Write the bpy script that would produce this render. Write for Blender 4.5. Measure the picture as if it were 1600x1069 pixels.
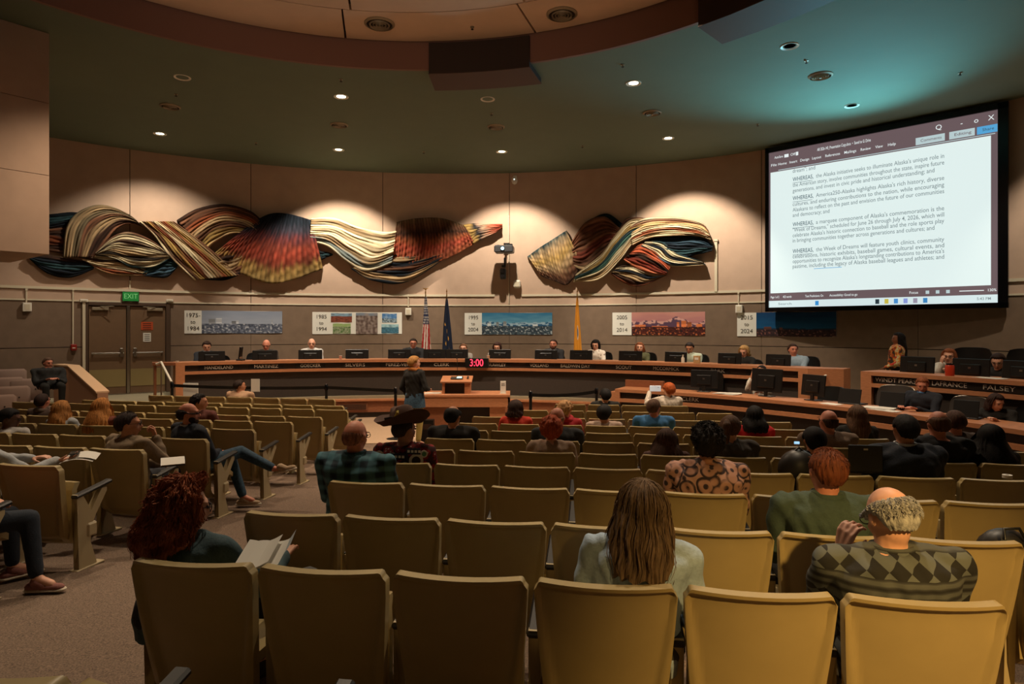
import bpy, bmesh, math, random
import numpy as np
from mathutils import Vector, Matrix, noise
random.seed(7); rng = np.random.default_rng(7)
D = bpy.data; SC = bpy.context.scene; COL = SC.collection
R_ = math.radians
for o in list(D.objects): D.objects.remove(o)
# ---------------------------------------------------------------- camera, world, exposure
FPX = 1000.0; HOR = 512.0; EYE = 1.66
cam = D.cameras.new('camera'); camo = D.objects.new('camera', cam); COL.objects.link(camo)
cam.sensor_width = 36; cam.lens = 36 * FPX / 1600; cam.shift_y = -(534.5 - HOR) / 1600
cam.clip_start = .05; cam.clip_end = 200
camo.location = (0, 0, EYE); camo.rotation_euler = (R_(90), 0, 0); SC.camera = camo
w = D.worlds.new('world'); SC.world = w; w.use_nodes = True
w.node_tree.nodes['Background'].inputs[0].default_value = (1, .62, .4, 1)
w.node_tree.nodes['Background'].inputs[1].default_value = .02
SC.view_settings.view_transform = 'Standard'; SC.view_settings.look = 'None'
SC.view_settings.gamma = 1; SC.view_settings.use_curve_mapping = False
SC.view_settings.exposure = 0.0
CW = (-1.56, 4.68); RW = 13.5           # wall circle
CD = (-1.95, 5.55)                      # dais circle
ZC = 6.03; ZI = 6.49; RRIM = 6.15       # ceiling, inner ceiling, drum rim
ZB = 2.29; ZG = 1.20; ZT = 2.57         # wall band lines
def ring(px, R, C=CW):
    u = (px - 800) / FPX; a = u*u + 1; b = -2*(u*C[0] + C[1]); c = C[0]**2 + C[1]**2 - R*R
    d = (-b + math.sqrt(b*b - 4*a*c)) / (2*a); return u*d, d
def ang(x, y, C): return math.atan2(x - C[0], y - C[1])
def rang(px, R, C=CW): return ang(*ring(px, R, C), C)
def pol(a, R, C=CW): return (C[0] + R*math.sin(a), C[1] + R*math.cos(a))
def zat(py, d): return EYE - (py - HOR) / FPX * d
def wallpt(px, py, off=0.0):
    x, y = ring(px, RW - off); return Vector((x, y, zat(py, y)))
def ceilpt(px, py, z=ZC):
    d = (z - EYE) / ((HOR - py) / FPX); return Vector(((px - 800)/FPX*d, d, z))
def at(px, py, d): return Vector(((px - 800)/FPX*d, d, zat(py, d)))
NX, NY = math.sin(R_(7.5)), math.cos(R_(7.5))
ZF = -.47
def floor_z(x, y):
    wv = x*NX + y*NY; return max(ZF, -.052*max(0, wv))
# ---------------------------------------------------------------- lamps
def lamp(kind, loc, energy, color=(1, .8, .6), aim=None, size=.1, angle=60, blend=.4):
    l = D.lights.new('lamp', kind); l.energy = energy; l.color = color
    if kind == 'SPOT': l.spot_size = R_(angle); l.spot_blend = blend; l.shadow_soft_size = size
    elif kind == 'AREA': l.shape = 'DISK'; l.size = size
    else: l.shadow_soft_size = size
    o = D.objects.new('lamp_or_added_light', l); COL.objects.link(o); o.location = loc
    if aim is not None: o.rotation_euler = (Vector(aim) - Vector(loc)).to_track_quat('-Z', 'Y').to_euler()
    return o
WARM = (1, .76, .53); WHITE = (1, .87, .69)
LIT = [(250, 209, .75, 104, 1.0, .7), (529, 234, 1.5, 84, 2.1, .45), (784, 237, 1.5, 84, 2.1, .45), (1044, 216, 1.5, 84, 2.1, .45)]      # wall washers seen in the frame
for px, py, e, an, az, bl in LIT:
    p = ceilpt(px, py); a = ang(p.x, p.y, CW); q = pol(a, RW)
    lamp('SPOT', p + Vector((0, 0, -.05)), 660*e, WHITE, (q[0], q[1], az), .05, an, bl)
for a, e in ((63, .9), (82, .9)):                    # the same washers further round the wall
    q = pol(R_(a), RW); p = pol(R_(a), RW - 1.9); lamp('SPOT', (p[0], p[1], ZC - .05), 560*e, WHITE, (q[0], q[1], 2.3), .05, 84, .5)
for px, py, e in ((533, 151, 1), (990, 130, 1)):
    p = ceilpt(px, py); lamp('SPOT', p + Vector((0, 0, -.05)), 1000*e, WARM, (p.x, p.y + 1.0, 0), .08, 105, .7)
# downlights of the drum, out of the frame above the audience
for x, y, e, tx, ty in ((-1.5, 9.6, 560, -1.5, 9.3), (2.4, 9.0, 560, 2.6, 8.4), (-5.2, 9.2, 500, -5.4, 8.8), (5.6, 9.0, 430, 6.0, 9.0), (-8.3, 11.2, 300, -8.6, 12.2)):
    lamp('SPOT', (x, y, ZC - .05), e, WARM, (tx, ty, 0), .12, 115, .8)
for x, y, tx, ty, e in ((-1.3, 5.6, -1.5, 2.4, 480), (2.4, 5.2, 2.3, 1.8, 620), (-4.4, 6.6, -4.6, 3.6, 420)): lamp('SPOT', (x, y, ZC - .05), e, (1, .8, .56), (tx, ty, 0), .10, 66, .6)
lamp('SPOT', (2.0, -2.6, 4.7), 2200, (1, .62, .2), (1.9, 2.0, .35), .10, 33, 1.0)
for x in (-5.5, 3.5): lamp('SPOT', (x, -5.5, 3.2), 640, (1, .68, .45), (-1.6 + x*.2, 8.0, 6.6), .3, 34, .9)  # unseen uplights behind the camera, added to brighten the inner ceiling
# cyan spot added at the screen to make the teal glow on the ceiling
lamp('SPOT', (7.75, 13.62, 3.6), 1100, (.22, .8, 1), (5.6, 11.2, 6.0), .25, 84, 1.0)
# ---------------------------------------------------------------- materials
def lin(c):
    if isinstance(c, str): c = tuple(int(c[i:i+2], 16)/255 for i in (0, 2, 4))
    return tuple(x/12.92 if x <= .04045 else ((x + .055)/1.055)**2.4 for x in c)
MC = {}
def mat(name, col, rough=.6, metal=0, nz=0, nscale=20, bump=0, bscale=200, spec=.5, emit=0, stretch=None):
    if name in MC: return MC[name]
    m = D.materials.new(name); MC[name] = m; m.use_nodes = True; t = m.node_tree; N = t.nodes; L = t.links; b = N['Principled BSDF']
    c = lin(col); b.inputs['Base Color'].default_value = (*c, 1); b.inputs['Roughness'].default_value = rough
    b.inputs['Metallic'].default_value = metal; b.inputs['Specular IOR Level'].default_value = spec
    if emit:
        b.inputs['Emission Color'].default_value = (*c, 1); b.inputs['Emission Strength'].default_value = emit
    if nz or bump:
        tc = N.new('ShaderNodeTexCoord'); mp = N.new('ShaderNodeMapping'); L.new(tc.outputs['Object'], mp.inputs[0])
        if stretch: mp.inputs['Scale'].default_value = stretch
    if nz:
        n = N.new('ShaderNodeTexNoise'); n.inputs['Scale'].default_value = nscale; n.inputs['Detail'].default_value = 5
        L.new(mp.outputs[0], n.inputs['Vector']); r = N.new('ShaderNodeValToRGB')
        r.color_ramp.elements[0].position = .3; r.color_ramp.elements[1].position = .7
        r.color_ramp.elements[0].color = (*[x*(1 - nz) for x in c], 1); r.color_ramp.elements[1].color = (*[min(1, x*(1 + nz)) for x in c], 1)
        L.new(n.outputs['Fac'], r.inputs[0]); L.new(r.outputs[0], b.inputs['Base Color'])
    if bump:
        n = N.new('ShaderNodeTexNoise'); n.inputs['Scale'].default_value = bscale; n.inputs['Detail'].default_value = 3
        L.new(mp.outputs[0], n.inputs['Vector']); bp = N.new('ShaderNodeBump'); bp.inputs['Strength'].default_value = bump; bp.inputs['Distance'].default_value = .01
        L.new(n.outputs['Fac'], bp.inputs['Height']); L.new(bp.outputs[0], b.inputs['Normal'])
    return m
def vcol_mat(name, rough=.8, emit=0, bump=0):
    if name in MC: return MC[name]
    m = D.materials.new(name); MC[name] = m; m.use_nodes = True; t = m.node_tree; b = t.nodes['Principled BSDF']
    a = t.nodes.new('ShaderNodeAttribute'); a.attribute_name = 'Col'; t.links.new(a.outputs['Color'], b.inputs['Base Color'])
    b.inputs['Roughness'].default_value = rough; b.inputs['Specular IOR Level'].default_value = .2
    if emit: t.links.new(a.outputs['Color'], b.inputs['Emission Color']); b.inputs['Emission Strength'].default_value = emit
    if bump:
        tc = t.nodes.new('ShaderNodeTexCoord'); n = t.nodes.new('ShaderNodeTexNoise'); n.inputs['Scale'].default_value = 60
        t.links.new(tc.outputs['Object'], n.inputs['Vector']); bp = t.nodes.new('ShaderNodeBump'); bp.inputs['Strength'].default_value = bump; bp.inputs['Distance'].default_value = .02
        t.links.new(n.outputs['Fac'], bp.inputs['Height']); t.links.new(bp.outputs[0], b.inputs['Normal'])
    return m
M = dict(
 wall=mat('beige_wall', 'b99d88', .8, nz=.05, nscale=3, bump=.1), lower=mat('taupe_wall', '75604e', .85, nz=.08, nscale=5, bump=.2),
 gap=mat('dark_joint', '2a1e17', .9), ceil=mat('green_ceiling', '63705f', .85, nz=.03, nscale=2),
 inner=mat('cream_ceiling', 'd8bca4', .8, nz=.03, nscale=3), fascia=mat('brown_fascia', '7d5a4e', .75),
 carpet=mat('brown_carpet', '7a6656', .95, nz=.55, nscale=110, bump=.5, bscale=300), lightfloor=mat('tan_floor', 'b59a80', .9, nz=.1, nscale=60),
 green_floor=mat('landing_floor', '9c937a', .9, nz=.1, nscale=60),
 chair=mat('beige_plastic', 'a89466', .42, nz=.04, nscale=9, bump=.05, bscale=500), chair_metal=mat('beige_metal', 'b3a27e', .5),
 pad=mat('black_pad', '17130f', .45), wood=mat('maple_wood', 'b87c56', .45, nz=.16, nscale=14, stretch=(1, 1, 9)),
 wood2=mat('dark_maple', '8a5538', .5, nz=.16, nscale=14, stretch=(1, 1, 9)), panel=mat('dark_panel', '3c332d', .8, nz=.08, nscale=30),
 strip=mat('name_strip', '2c2019', .6), plate=mat('name_plate', '14100e', .5), black=mat('black_plastic', '0d0c0c', .4),
 blackgl=mat('black_gloss', '08080a', .2), steel=mat('steel', 'a9a39a', .3, 1), white=mat('white_plastic', 'd9d2c4', .5),
 paint=mat('white_paint', 'cbbfa6', .6), door=mat('brown_door', '6f553d', .55, nz=.05, nscale=8), dframe=mat('door_frame', '4a3626', .6),
 letters=mat('white_letters', 'ded8cc', .6), paper=mat('paper', 'dcd9d0', .8), paperb=mat('printed_paper', 'b9c4cc', .8),
 fabric=mat('grey_upholstery', '8c7468', .9, bump=.3, bscale=150), mesh=mat('grey_mesh_chair', '3b342f', .8), darkbox=mat('dark_brown_box', '2a1c17', .7),
 boxpan=mat('brown_box_underside', '4a332a', .7), red=mat('red_plastic', '8a2016', .4), brass=mat('brass', 'b58a45', .3, 1))
# ---------------------------------------------------------------- object helpers
def link(name, data, parent=None, label=None, cat=None, group=None, kind=None):
    o = D.objects.new(name, data); COL.objects.link(o)
    if parent is not None: o.parent = parent
    if label: o['label'] = label
    if cat: o['category'] = cat
    if group: o['group'] = group
    if kind: o['kind'] = kind
    return o
def thing(name, label, cat, loc=(0, 0, 0), rz=0, group=None):
    o = link(name, None, None, label, cat, group); o.location = loc; o.rotation_euler = (0, 0, rz); return o
def dup(root, loc=None, rz=None, label=None, group=None):
    def cp(o, par):
        c = o.copy(); COL.objects.link(c); c.parent = par
        for ch in KIDS.get(o.name, []): cp(ch, c)
        return c
    r = cp(root, None)
    if loc is not None: r.location = loc
    if rz is not None: r.rotation_euler = (0, 0, rz)
    if label: r['label'] = label
    if group: r['group'] = group
    return r
KIDS = {}
def kids(root):
    KIDS[root.name] = list(root.children)
    for c in root.children: kids(c)
class MB:
    def __init__(s): s.v = []; s.f = []
    def add(s, V, F, T=None):
        n = len(s.v)
        for p in V: s.v.append(tuple(T @ Vector(p)) if T is not None else tuple(p))
        s.f += [tuple(i + n for i in f) for f in F]; return s
    def box(s, c, sz, rz=0, T=None, bev=0):
        x, y, z = (q/2 for q in sz); R = Matrix.Translation(c) @ Matrix.Rotation(rz, 4, 'Z')
        if T is not None: R = T @ R
        if bev:
            b = min(bev, x*.9, y*.9, z*.9); V = []
            for zz, k in ((-z, b), (-z + b, 0), (z - b, 0), (z, b)):
                V += [(-x + k, -y + b if k == 0 else -y + k, zz), (-x + max(k, b), -y + k, zz), (x - max(k, b), -y + k, zz), (x - k, -y + max(k, b), zz),
                      (x - k, y - max(k, b), zz), (x - max(k, b), y - k, zz), (-x + max(k, b), y - k, zz), (-x + k, y - max(k, b), zz)]
            F = [tuple(range(7, -1, -1)), tuple(range(24, 32))]
            for r in range(3):
                for i in range(8): j = (i + 1) % 8; F.append((r*8 + i, r*8 + j, r*8 + 8 + j, r*8 + 8 + i))
            return s.add(V, F, R)
        V = [(a*x, b*y, c_*z) for c_ in (-1, 1) for b in (-1, 1) for a in (-1, 1)]
        return s.add(V, [(0, 2, 3, 1), (4, 5, 7, 6), (0, 1, 5, 4), (2, 6, 7, 3), (0, 4, 6, 2), (1, 3, 7, 5)], R)
    def prism(s, pts, h, T=None):        # polygon in XY extruded in z 0..h
        n = len(pts); V = [(x, y, 0) for x, y in pts] + [(x, y, h) for x, y in pts]
        return s.add(V, [tuple(range(n - 1, -1, -1)), tuple(range(n, 2*n))] + [(i, (i + 1) % n, n + (i + 1) % n, n + i) for i in range(n)], T)
    def cyl(s, c, r, h, n=20, r2=None, T=None):
        r2 = r if r2 is None else r2; V = []
        for zz, rr in ((0, r), (h, r2)): V += [(c[0] + rr*math.cos(2*math.pi*i/n), c[1] + rr*math.sin(2*math.pi*i/n), c[2] + zz) for i in range(n)]
        return s.add(V, [tuple(range(n - 1, -1, -1)), tuple(range(n, 2*n))] + [(i, (i + 1) % n, n + (i + 1) % n, n + i) for i in range(n)], T)
    def lathe(s, prof, n=24, T=None):
        V = [(r*math.cos(2*math.pi*i/n), r*math.sin(2*math.pi*i/n), z) for r, z in prof for i in range(n)]
        F = [(k*n + i, k*n + (i + 1) % n, (k + 1)*n + (i + 1) % n, (k + 1)*n + i) for k in range(len(prof) - 1) for i in range(n)]
        return s.add(V, F, T)
    def tube(s, path, r, n=8, r2=None):
        path = [Vector(p) for p in path]; V = []; m = len(path)
        for k, p in enumerate(path):
            t = (path[min(k + 1, m - 1)] - path[max(k - 1, 0)]).normalized()
            a = t.cross(Vector((0, 0, 1)));  a = t.cross(Vector((1, 0, 0))) if a.length < .1 else a
            a.normalize(); b = t.cross(a); rr = r if r2 is None else r + (r2 - r)*k/(m - 1)
            V += [p + (a*math.cos(2*math.pi*i/n) + b*math.sin(2*math.pi*i/n))*rr for i in range(n)]
        F = [(k*n + i, k*n + (i + 1) % n, (k + 1)*n + (i + 1) % n, (k + 1)*n + i) for k in range(m - 1) for i in range(n)]
        return s.add(V, F + [tuple(range(n - 1, -1, -1)), tuple(range((m - 1)*n, m*n))])
    def grid(s, fn, nu, nv, close=False):
        V = [fn(i/nu, j/nv) for j in range(nv + 1) for i in range(nu + 1)]
        return s.add(V, [(j*(nu + 1) + i, j*(nu + 1) + i + 1, (j + 1)*(nu + 1) + i + 1, (j + 1)*(nu + 1) + i) for j in range(nv) for i in range(nu)])
    def arc(s, C, R0, R1, z0, z1, a0, a1, n=None):
        n = n or max(2, int(abs(a1 - a0)/R_(2.5)) + 1); V = []
        for i in range(n + 1):
            a = a0 + (a1 - a0)*i/n
            for R, z in ((R0, z0), (R1, z0), (R1, z1), (R0, z1)): x, y = pol(a, R, C); V.append((x, y, z))
        F = [(4*i + j, 4*i + (j + 1) % 4, 4*i + 4 + (j + 1) % 4, 4*i + 4 + j) for i in range(n) for j in range(4)]
        return s.add(V, F + [(3, 2, 1, 0), (4*n, 4*n + 1, 4*n + 2, 4*n + 3)])
    def mesh(s, name, m, smooth=False, origin=None, cols=None):
        me = D.meshes.new(name); v = s.v
        if origin is not None: v = [(p[0] - origin[0], p[1] - origin[1], p[2] - origin[2]) for p in v]
        me.from_pydata([tuple(p) for p in v], [], s.f)
        for q in (m if isinstance(m, (list, tuple)) else [m]): me.materials.append(q)
        if cols is not None:
            a = me.color_attributes.new('Col', 'FLOAT_COLOR', 'POINT'); a.data.foreach_set('color', np.asarray(cols, dtype=np.float32).ravel())
        bm = bmesh.new(); bm.from_mesh(me); bmesh.ops.recalc_face_normals(bm, faces=bm.faces); bm.to_mesh(me); bm.free()
        if smooth:
            me.polygons.foreach_set('use_smooth', [True]*len(me.polygons)); me.set_sharp_from_angle(angle=R_(smooth if smooth > 1 else 45))
        return me
    def build(s, name, m, parent=None, smooth=False, origin=None, cols=None, **k):
        return link(name, s.mesh(name, m, smooth, origin, cols), parent, **k)
def struct(name, mb, m, smooth=False): return mb.build(name, m, None, smooth, kind='structure')
TX = {}
def text_mesh(body, size=1, align='CENTER', m=None, extrude=.0):
    key = (body, size, align, m.name if m else '')
    if key in TX: return TX[key]
    cu = D.curves.new('txt', 'FONT'); cu.body = body; cu.size = size; cu.align_x = align; cu.align_y = 'CENTER'; cu.extrude = extrude; cu.resolution_u = 3; cu.offset = .005*size if size < .14 and m is not None and 'screen' in m.name else 0
    ob = D.objects.new('txt', cu); tmp = D.scenes[0].collection; tmp.objects.link(ob)
    bpy.context.view_layer.update()
    me = D.meshes.new_from_object(ob.evaluated_get(bpy.context.evaluated_depsgraph_get())); me.name = 'lettering'
    me.materials.clear()
    if m: me.materials.append(m)
    D.objects.remove(ob); D.curves.remove(cu); TX[key] = me; return me
def text_obj(name, body, size, m, T, parent, width=None, align='CENTER', **k):
    me = text_mesh(body, size, align, m)
    xs = [v.co.x for v in me.vertices]
    sx = 1 if width is None else width/(max(xs) - min(xs))
    o = link(name, me, parent, **k); o.matrix_local = T @ Matrix.Diagonal((sx, 1, 1, 1)); return o
# pre-build lettering while the scene is still small
NAMES = [(342, 'HANDELAND'), (416, 'MARTINEZ'), (485, 'GOECKER'), (555, 'SILVERS'), (628, 'PEREZ-VERDIA'), (690, 'CLERK'), (776, 'BRAWLEY'), (843, 'VOLLAND'),
         (899, 'BALDWIN DAY'), (975, 'SCOUT'), (1041, 'MCCORMICK'), (1122, 'PARK'), (1192, 'JOHNSON'), (1408, 'WINDT PEARSON'), (1484, 'LAFRANCE'), (1562, 'FALSEY'), (1060, 'MINUTES CLERK')]
for _, n_ in NAMES: text_mesh(n_, .1, 'CENTER', M['letters'])
# ================================================================ room shell
seams = [rang(x, RW) for x in (203, 392, 598, 796, 994, 1190)]
st = (seams[-1] - seams[0])/5
brk = sorted([seams[0] - st*k for k in range(1, 8)] + seams + [seams[-1] + st*k for k in range(1, 8)])
wall = struct('wall_back', MB().arc(CW, RW + .04, RW + .2, -1.0, ZC + .6, -math.pi, math.pi, 120), M['gap'])
for a0, a1 in zip(brk[:-1], brk[1:]):
    MB().arc(CW, RW, RW + .04, ZB, ZC, a0 + .0006, a1 - .0006, 8).build('panel', M['wall'], wall, 30)
DA0, DA1 = rang(130, RW), rang(266, RW)
lb = [b for b in brk if not DA0 - .02 < b < DA1 + .02] + [DA0, DA1]; lb.sort()
for a0, a1 in zip(lb[:-1], lb[1:]):
    if a0 == DA0: continue
    for z0, z1 in ((-1, ZG - .008), (ZG + .008, ZB)):
        MB().arc(CW, RW, RW + .04, z0, z1, a0 + .0003, a1 - .0003, 6).build('lower_panel', M['lower'], wall, 30)
t0 = struct('trim_1', MB().arc(CW, RW - .035, RW, ZT - .03, ZT + .03, brk[0], rang(773, RW)), M['paint'], 30)
t0 = struct('trim_2', MB().arc(CW, RW - .035, RW, ZT - .03, ZT + .03, rang(815, RW), rang(1196, RW)), M['paint'], 30)
t0 = struct('trim_3', MB().arc(CW, RW - .035, RW, ZT - .03, ZT + .03, rang(1570, RW), brk[-1]), M['paint'], 30)
t1 = struct('trim_4', MB().arc(CW, RW - .02, RW, ZB - .015, ZB + .02, brk[0], brk[-1]), M['paint'], 30)
# ceiling ring, drum, inner panels
mb = MB(); n = 144; V = []
for i in range(n):
    a = 2*math.pi*i/n
    for R in (RRIM, RW + .1): x, y = pol(a, R); V += [(x, y, ZC), (x, y, ZC + .08)]
mb.add(V, [(4*i, 4*((i + 1) % n), 4*((i + 1) % n) + 2, 4*i + 2) for i in range(n)] + [(4*i + 1, 4*i + 3, 4*((i + 1) % n) + 3, 4*((i + 1) % n) + 1) for i in range(n)])
ceil = struct('ceiling', mb, M['ceil'])
MB().arc(CW, RRIM, RRIM + .06, ZC - .002, ZI + .15, -math.pi, math.pi, 144).build('drum_fascia', M['fascia'], ceil, 30)
MB().cyl((CW[0], CW[1], ZI + .12), RRIM + .1, .05, 96).build('ceiling_backing', M['gap'], ceil)
rr = [RRIM - .03, 5.12, 4.1, 3.0, 1.8, .3]
for k in range(5):
    ns = (12, 12, 9, 6, 4)[k]; off = (rang(540, RRIM), rang(543, RRIM) + .02, .2, .4, .1)[k]
    for i in range(ns):
        a0 = off + 2*math.pi*i/ns
        MB().arc(CW, rr[k + 1] + .02, rr[k], ZI, ZI + .1, a0 + .018/rr[k], a0 + 2*math.pi/ns - .018/rr[k], 10).build('ceiling_panel', M['inner'], ceil)
# floor
def fz(x, y): return floor_z(x, y)
mb = MB(); N_ = 90
mb.grid(lambda u, v: (-17 + 32*u, -11 + 31*v, fz(-17 + 32*u, -11 + 31*v)), N_, N_)
struct('floor', mb, M['carpet'], 30)
# stage floor strip (lighter) in front of the platform, thin slab on the carpet
mb = MB(); a0, a1 = R_(-36), R_(40)
mb.arc(CD, 6.2, 9.7, ZF - .03, ZF + .012, a0, R_(22)); struct('floor_2', mb, M['lightfloor'])
# dais platform and side landing
mb = MB(); mb.arc(CD, 9.72, 13.2, -.6, .04, R_(-33), R_(100)); struct('floor_3', mb, M['green_floor'])
mb = MB(); mb.prism([(-14.6, 11.9), (-7.62, 12.15), (-7.35, 13.75), (-6.6, 14.6), (-5, 17), (-8, 18), (-13, 16)], .62, Matrix.Translation((0, 0, -.58))); struct('floor_4', mb, M['green_floor'])
mb = MB(); mb.arc(CD, 8.7, 9.74, -.6, -.3, R_(27), R_(100)); struct('floor_5', mb, M['carpet'])
# hanging wall block on the left
A = Vector((-6.87, 9.5)); dr = Vector((-.62, -.78)); nb = Vector((-.78, .62)); root = link('wall_left', None, None, kind='structure')
prev = 2.75
for k, z in enumerate((3.92, 4.99, ZC)):
    mb = MB(); B = A + dr*4.2; mb.prism([tuple(A), tuple(B), tuple(B + nb*2), tuple(A + nb*2)], z - prev - .008, Matrix.Translation((0, 0, prev))); mb.build('panel', M['wall'], root); prev = z
# dark boxes at the drum rim
for px0, px1, R0, z0, lab in ((670, 827, RRIM - .05, ZC - .1, 'dark brown ceiling box hanging from the drum rim above the middle of the dais'),
                         (1091, 1300, RRIM - .1, ZC - .12, 'dark brown ceiling box hanging from the drum rim near the projection screen')):
    a0, a1 = rang(px0, R0), rang(px1, R0)
    if px0 > 1000: a1 = a0 + .50
    c = pol((a0 + a1)/2, R0); b = thing('ceiling_box', lab, 'ceiling box', (c[0], c[1], z0))
    MB().arc(CW, R0, R0 + .75, z0 + .012, ZI - .03, a0, a1, 6).build('housing', M['darkbox'], b, origin=(c[0], c[1], z0))
    MB().arc(CW, R0 - .004, R0 + .756, z0, z0 + .012, a0 - .001, a1 + .001, 6).build('underside_panel', M['boxpan'], b, origin=(c[0], c[1], z0))
# ceiling fixtures
glow = mat('lamp_glow', 'fff0d8', .5, emit=14); dim = mat('lamp_off', 'd0b8a0', .5); dark = mat('can_dark', '120d0a', .6)
def can(px, py, lit, lab, z=ZC):
    p = ceilpt(px, py, z); o = thing('downlight', lab, 'ceiling light', p)
    MB().lathe([(.09, .005), (.135, -.012), (.14, 0), (.09, .01)], 24).build('trim_ring', M['white'], o, 40)
    MB().lathe([(.09, 0), (.085, .06), (.075, .075)], 24).build('reflector', M['white'] if lit != 0 else dim, o, 40)
    MB().cyl((0, 0, .0 if lit else .01), .086, .004, 20).build('bulb', glow if lit == 1 else (dark if lit == 0 else dim), o)
    return o
for px, py, l, s in ((250, 209, 1, 'lit ceiling downlight at the far left, above the left wall hanging'), (533, 151, 1, 'lit ceiling downlight nearer the drum, above another lit one and a vent'),
   (529, 234, 1, 'lit ceiling downlight close to the wall over the cream wave of the long hanging'), (784, 237, 1, 'lit ceiling downlight close to the wall above the projector'),
   (990, 130, 1, 'lit ceiling downlight between the two dark boxes'), (1044, 216, 1, 'lit ceiling downlight near the wall above the right-hand wall hanging'),
   (285, 121, 0, 'unlit ceiling downlight in the dark left part of the ceiling'), (762, 155, 0, 'unlit ceiling downlight just behind the middle dark box'),
   (1234, 72, 2, 'unlit pale round ceiling light beside the right dark box'), (1331, 165, 2, 'unlit pale round ceiling light just above the projection screen')): can(px, py, l, s)
metal = mat('vent_metal', '94866f', .5, .3)
def vent(px, py, z, r, lab):
    o = thing('ceiling_vent', lab, 'vent', ceilpt(px, py, z))
    MB().lathe([(r, 0), (r, -.012), (r*.86, -.03), (r*.84, -.004)], 28).build('outer_ring', metal, o, 40)
    for k in (.68, .48, .28): MB().lathe([(r*k, -.02), (r*(k - .04), -.045), (r*(k - .12), -.02)], 24).build('louver_ring', metal, o, 40)
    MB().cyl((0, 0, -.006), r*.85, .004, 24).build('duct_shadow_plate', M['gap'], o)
    MB().cyl((0, 0, -.05), r*.1, .03, 12).build('center_cap', metal, o)
for px, py, z, r, s in ((266, 166, ZC, .19, 'round ceiling vent at the far left of the green ceiling'), (530, 195, ZC, .19, 'round ceiling vent between the two lit downlights left of centre'),
   (775, 198, ZC, .19, 'round ceiling vent behind the middle dark box'), (1019, 176, ZC, .19, 'round ceiling vent between the two lit downlights right of centre'),
   (1282, 118, ZC, .2, 'round ceiling vent in the teal glow above the screen'), (593, 37, ZI, .24, 'large round vent in the cream inner ceiling, left one'),
   (878, 22, ZI, .24, 'large round vent in the cream inner ceiling, right one')): vent(px, py, z, r, s)
spr = [(275, 147, 'far left beside the unlit downlight'), (400, 223, 'above the rust arch of the long hanging'), (533, 124, 'over the upper lit downlight left of centre'), (662, 237, 'left of the downlight over the projector'),
       (768, 177, 'between the unlit downlight and the vent in the middle'), (910, 228, 'right of the downlight over the projector'), (973, 101, 'above the lit downlight right of centre'), (1184, 194, 'left of the screen top'),
       (1260, 95, 'with a white collar above the teal-lit vent'), (1500, 114, 'above the screen at the right'), (738, 42, 'in the cream inner ceiling')]
for px, py, s in spr:
    o = thing('sprinkler', 'small ceiling sprinkler ' + s, 'sprinkler', ceilpt(px, py, ZI if px == 738 else ZC), group='ceiling sprinklers')
    MB().lathe([(.03, 0), (.035, -.008), (.012, -.012), (.012, -.03)], 12).build('escutcheon', M['white'] if px == 1260 else metal, o, 40)
    MB().cyl((0, 0, -.045), .022, .006, 10).build('deflector', M['gap'], o)
# ---- double door
d0, d1 = pol(DA0, RW - .0), pol(DA1, RW - .0)
d0 = Vector((*d0, .04)); d1 = Vector((*d1, .04)); dv = (d1 - d0); W = dv.length; rz = math.atan2(dv.y, dv.x)
dr_ = link('door_1', None, None, kind='structure'); dr_.location = d0; dr_.rotation_euler = (0, 0, rz)
H = ZB - .04 - .02
MB().box((.05, .03, H/2), (.1, .14, H), bev=.01).box((W - .05, .03, H/2), (.1, .14, H), bev=.01).box((W/2, .03, H - .04), (W - .2, .14, .08), bev=.01).build('door_frame', M['dframe'], dr_)
MB().box((W/2, -.005, H/2 - .04), (.07, .06, H - .08), bev=.01).build('mullion', M['steel'], dr_)
kick = mat('olive_plate', '9b8a5e', .4, .3)  # paler olive band low on each door leaf, built as a thin plate
for x0, x1, s in ((.11, W/2 - .04, 1), (W/2 + .04, W - .11, -1)):
    xc = (x0 + x1)/2; w_ = x1 - x0
    lf = MB().box((xc, .03, (H - .09)/2 + .005), (w_, .045, H - .1), bev=.004).build('door_leaf', M['door'], dr_)
    MB().box((xc, .002, .40), (w_ - .02, .006, .42)).build('olive_plate', kick, lf)
    MB().box((xc, -.045, 1.0), (w_ - .1, .03, .035), bev=.008).box((xc + s*(w_/2 - .1), -.03, 1.02), (.07, .06, .2), bev=.01).box((xc - s*(w_/2 - .08), -.02, 1.0), (.04, .04, .05)).build('push_bar', M['steel'], lf)
    MB().box((xc - s*.15, -.03, H - .16), (.34, .06, .07), bev=.008).tube([(xc - s*.15, -.06, H - .11), (xc + s*.12, -.16, H - .1), (xc + s*.05, .0, H - .09)], .01).build('door_closer', metal, lf)
MB().box((W/2, -.03, .012), (W - .2, .12, .02)).build('threshold', M['steel'], dr_)
for (u, v, w_, h_, m_, nm, lab) in ((.72*W, 1.66, .26, .2, mat('orange_notice', 'b5481c', .7), 'orange_notice', 'orange notice taped to the right leaf of the double door'), (.72*W, 1.38, .17, .22, M['paper'], 'door_notice', 'white printed notice taped under the orange one on the double door')):
    T = dr_.matrix_basis if False else Matrix.Translation(d0) @ Matrix.Rotation(rz, 4, 'Z'); p = T @ Vector((u, .0, v))
    o = thing(nm, lab, 'notice', p, rz); MB().box((0, 0, 0), (w_, .004, h_)).build('sheet', m_, o)
    mb = MB(); [mb.box((0, -.003, h_*.3 - k*.045), (w_*.7, .002, .016)) for k in range(4)]; mb.build('printing', M['gap'], o)
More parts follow.
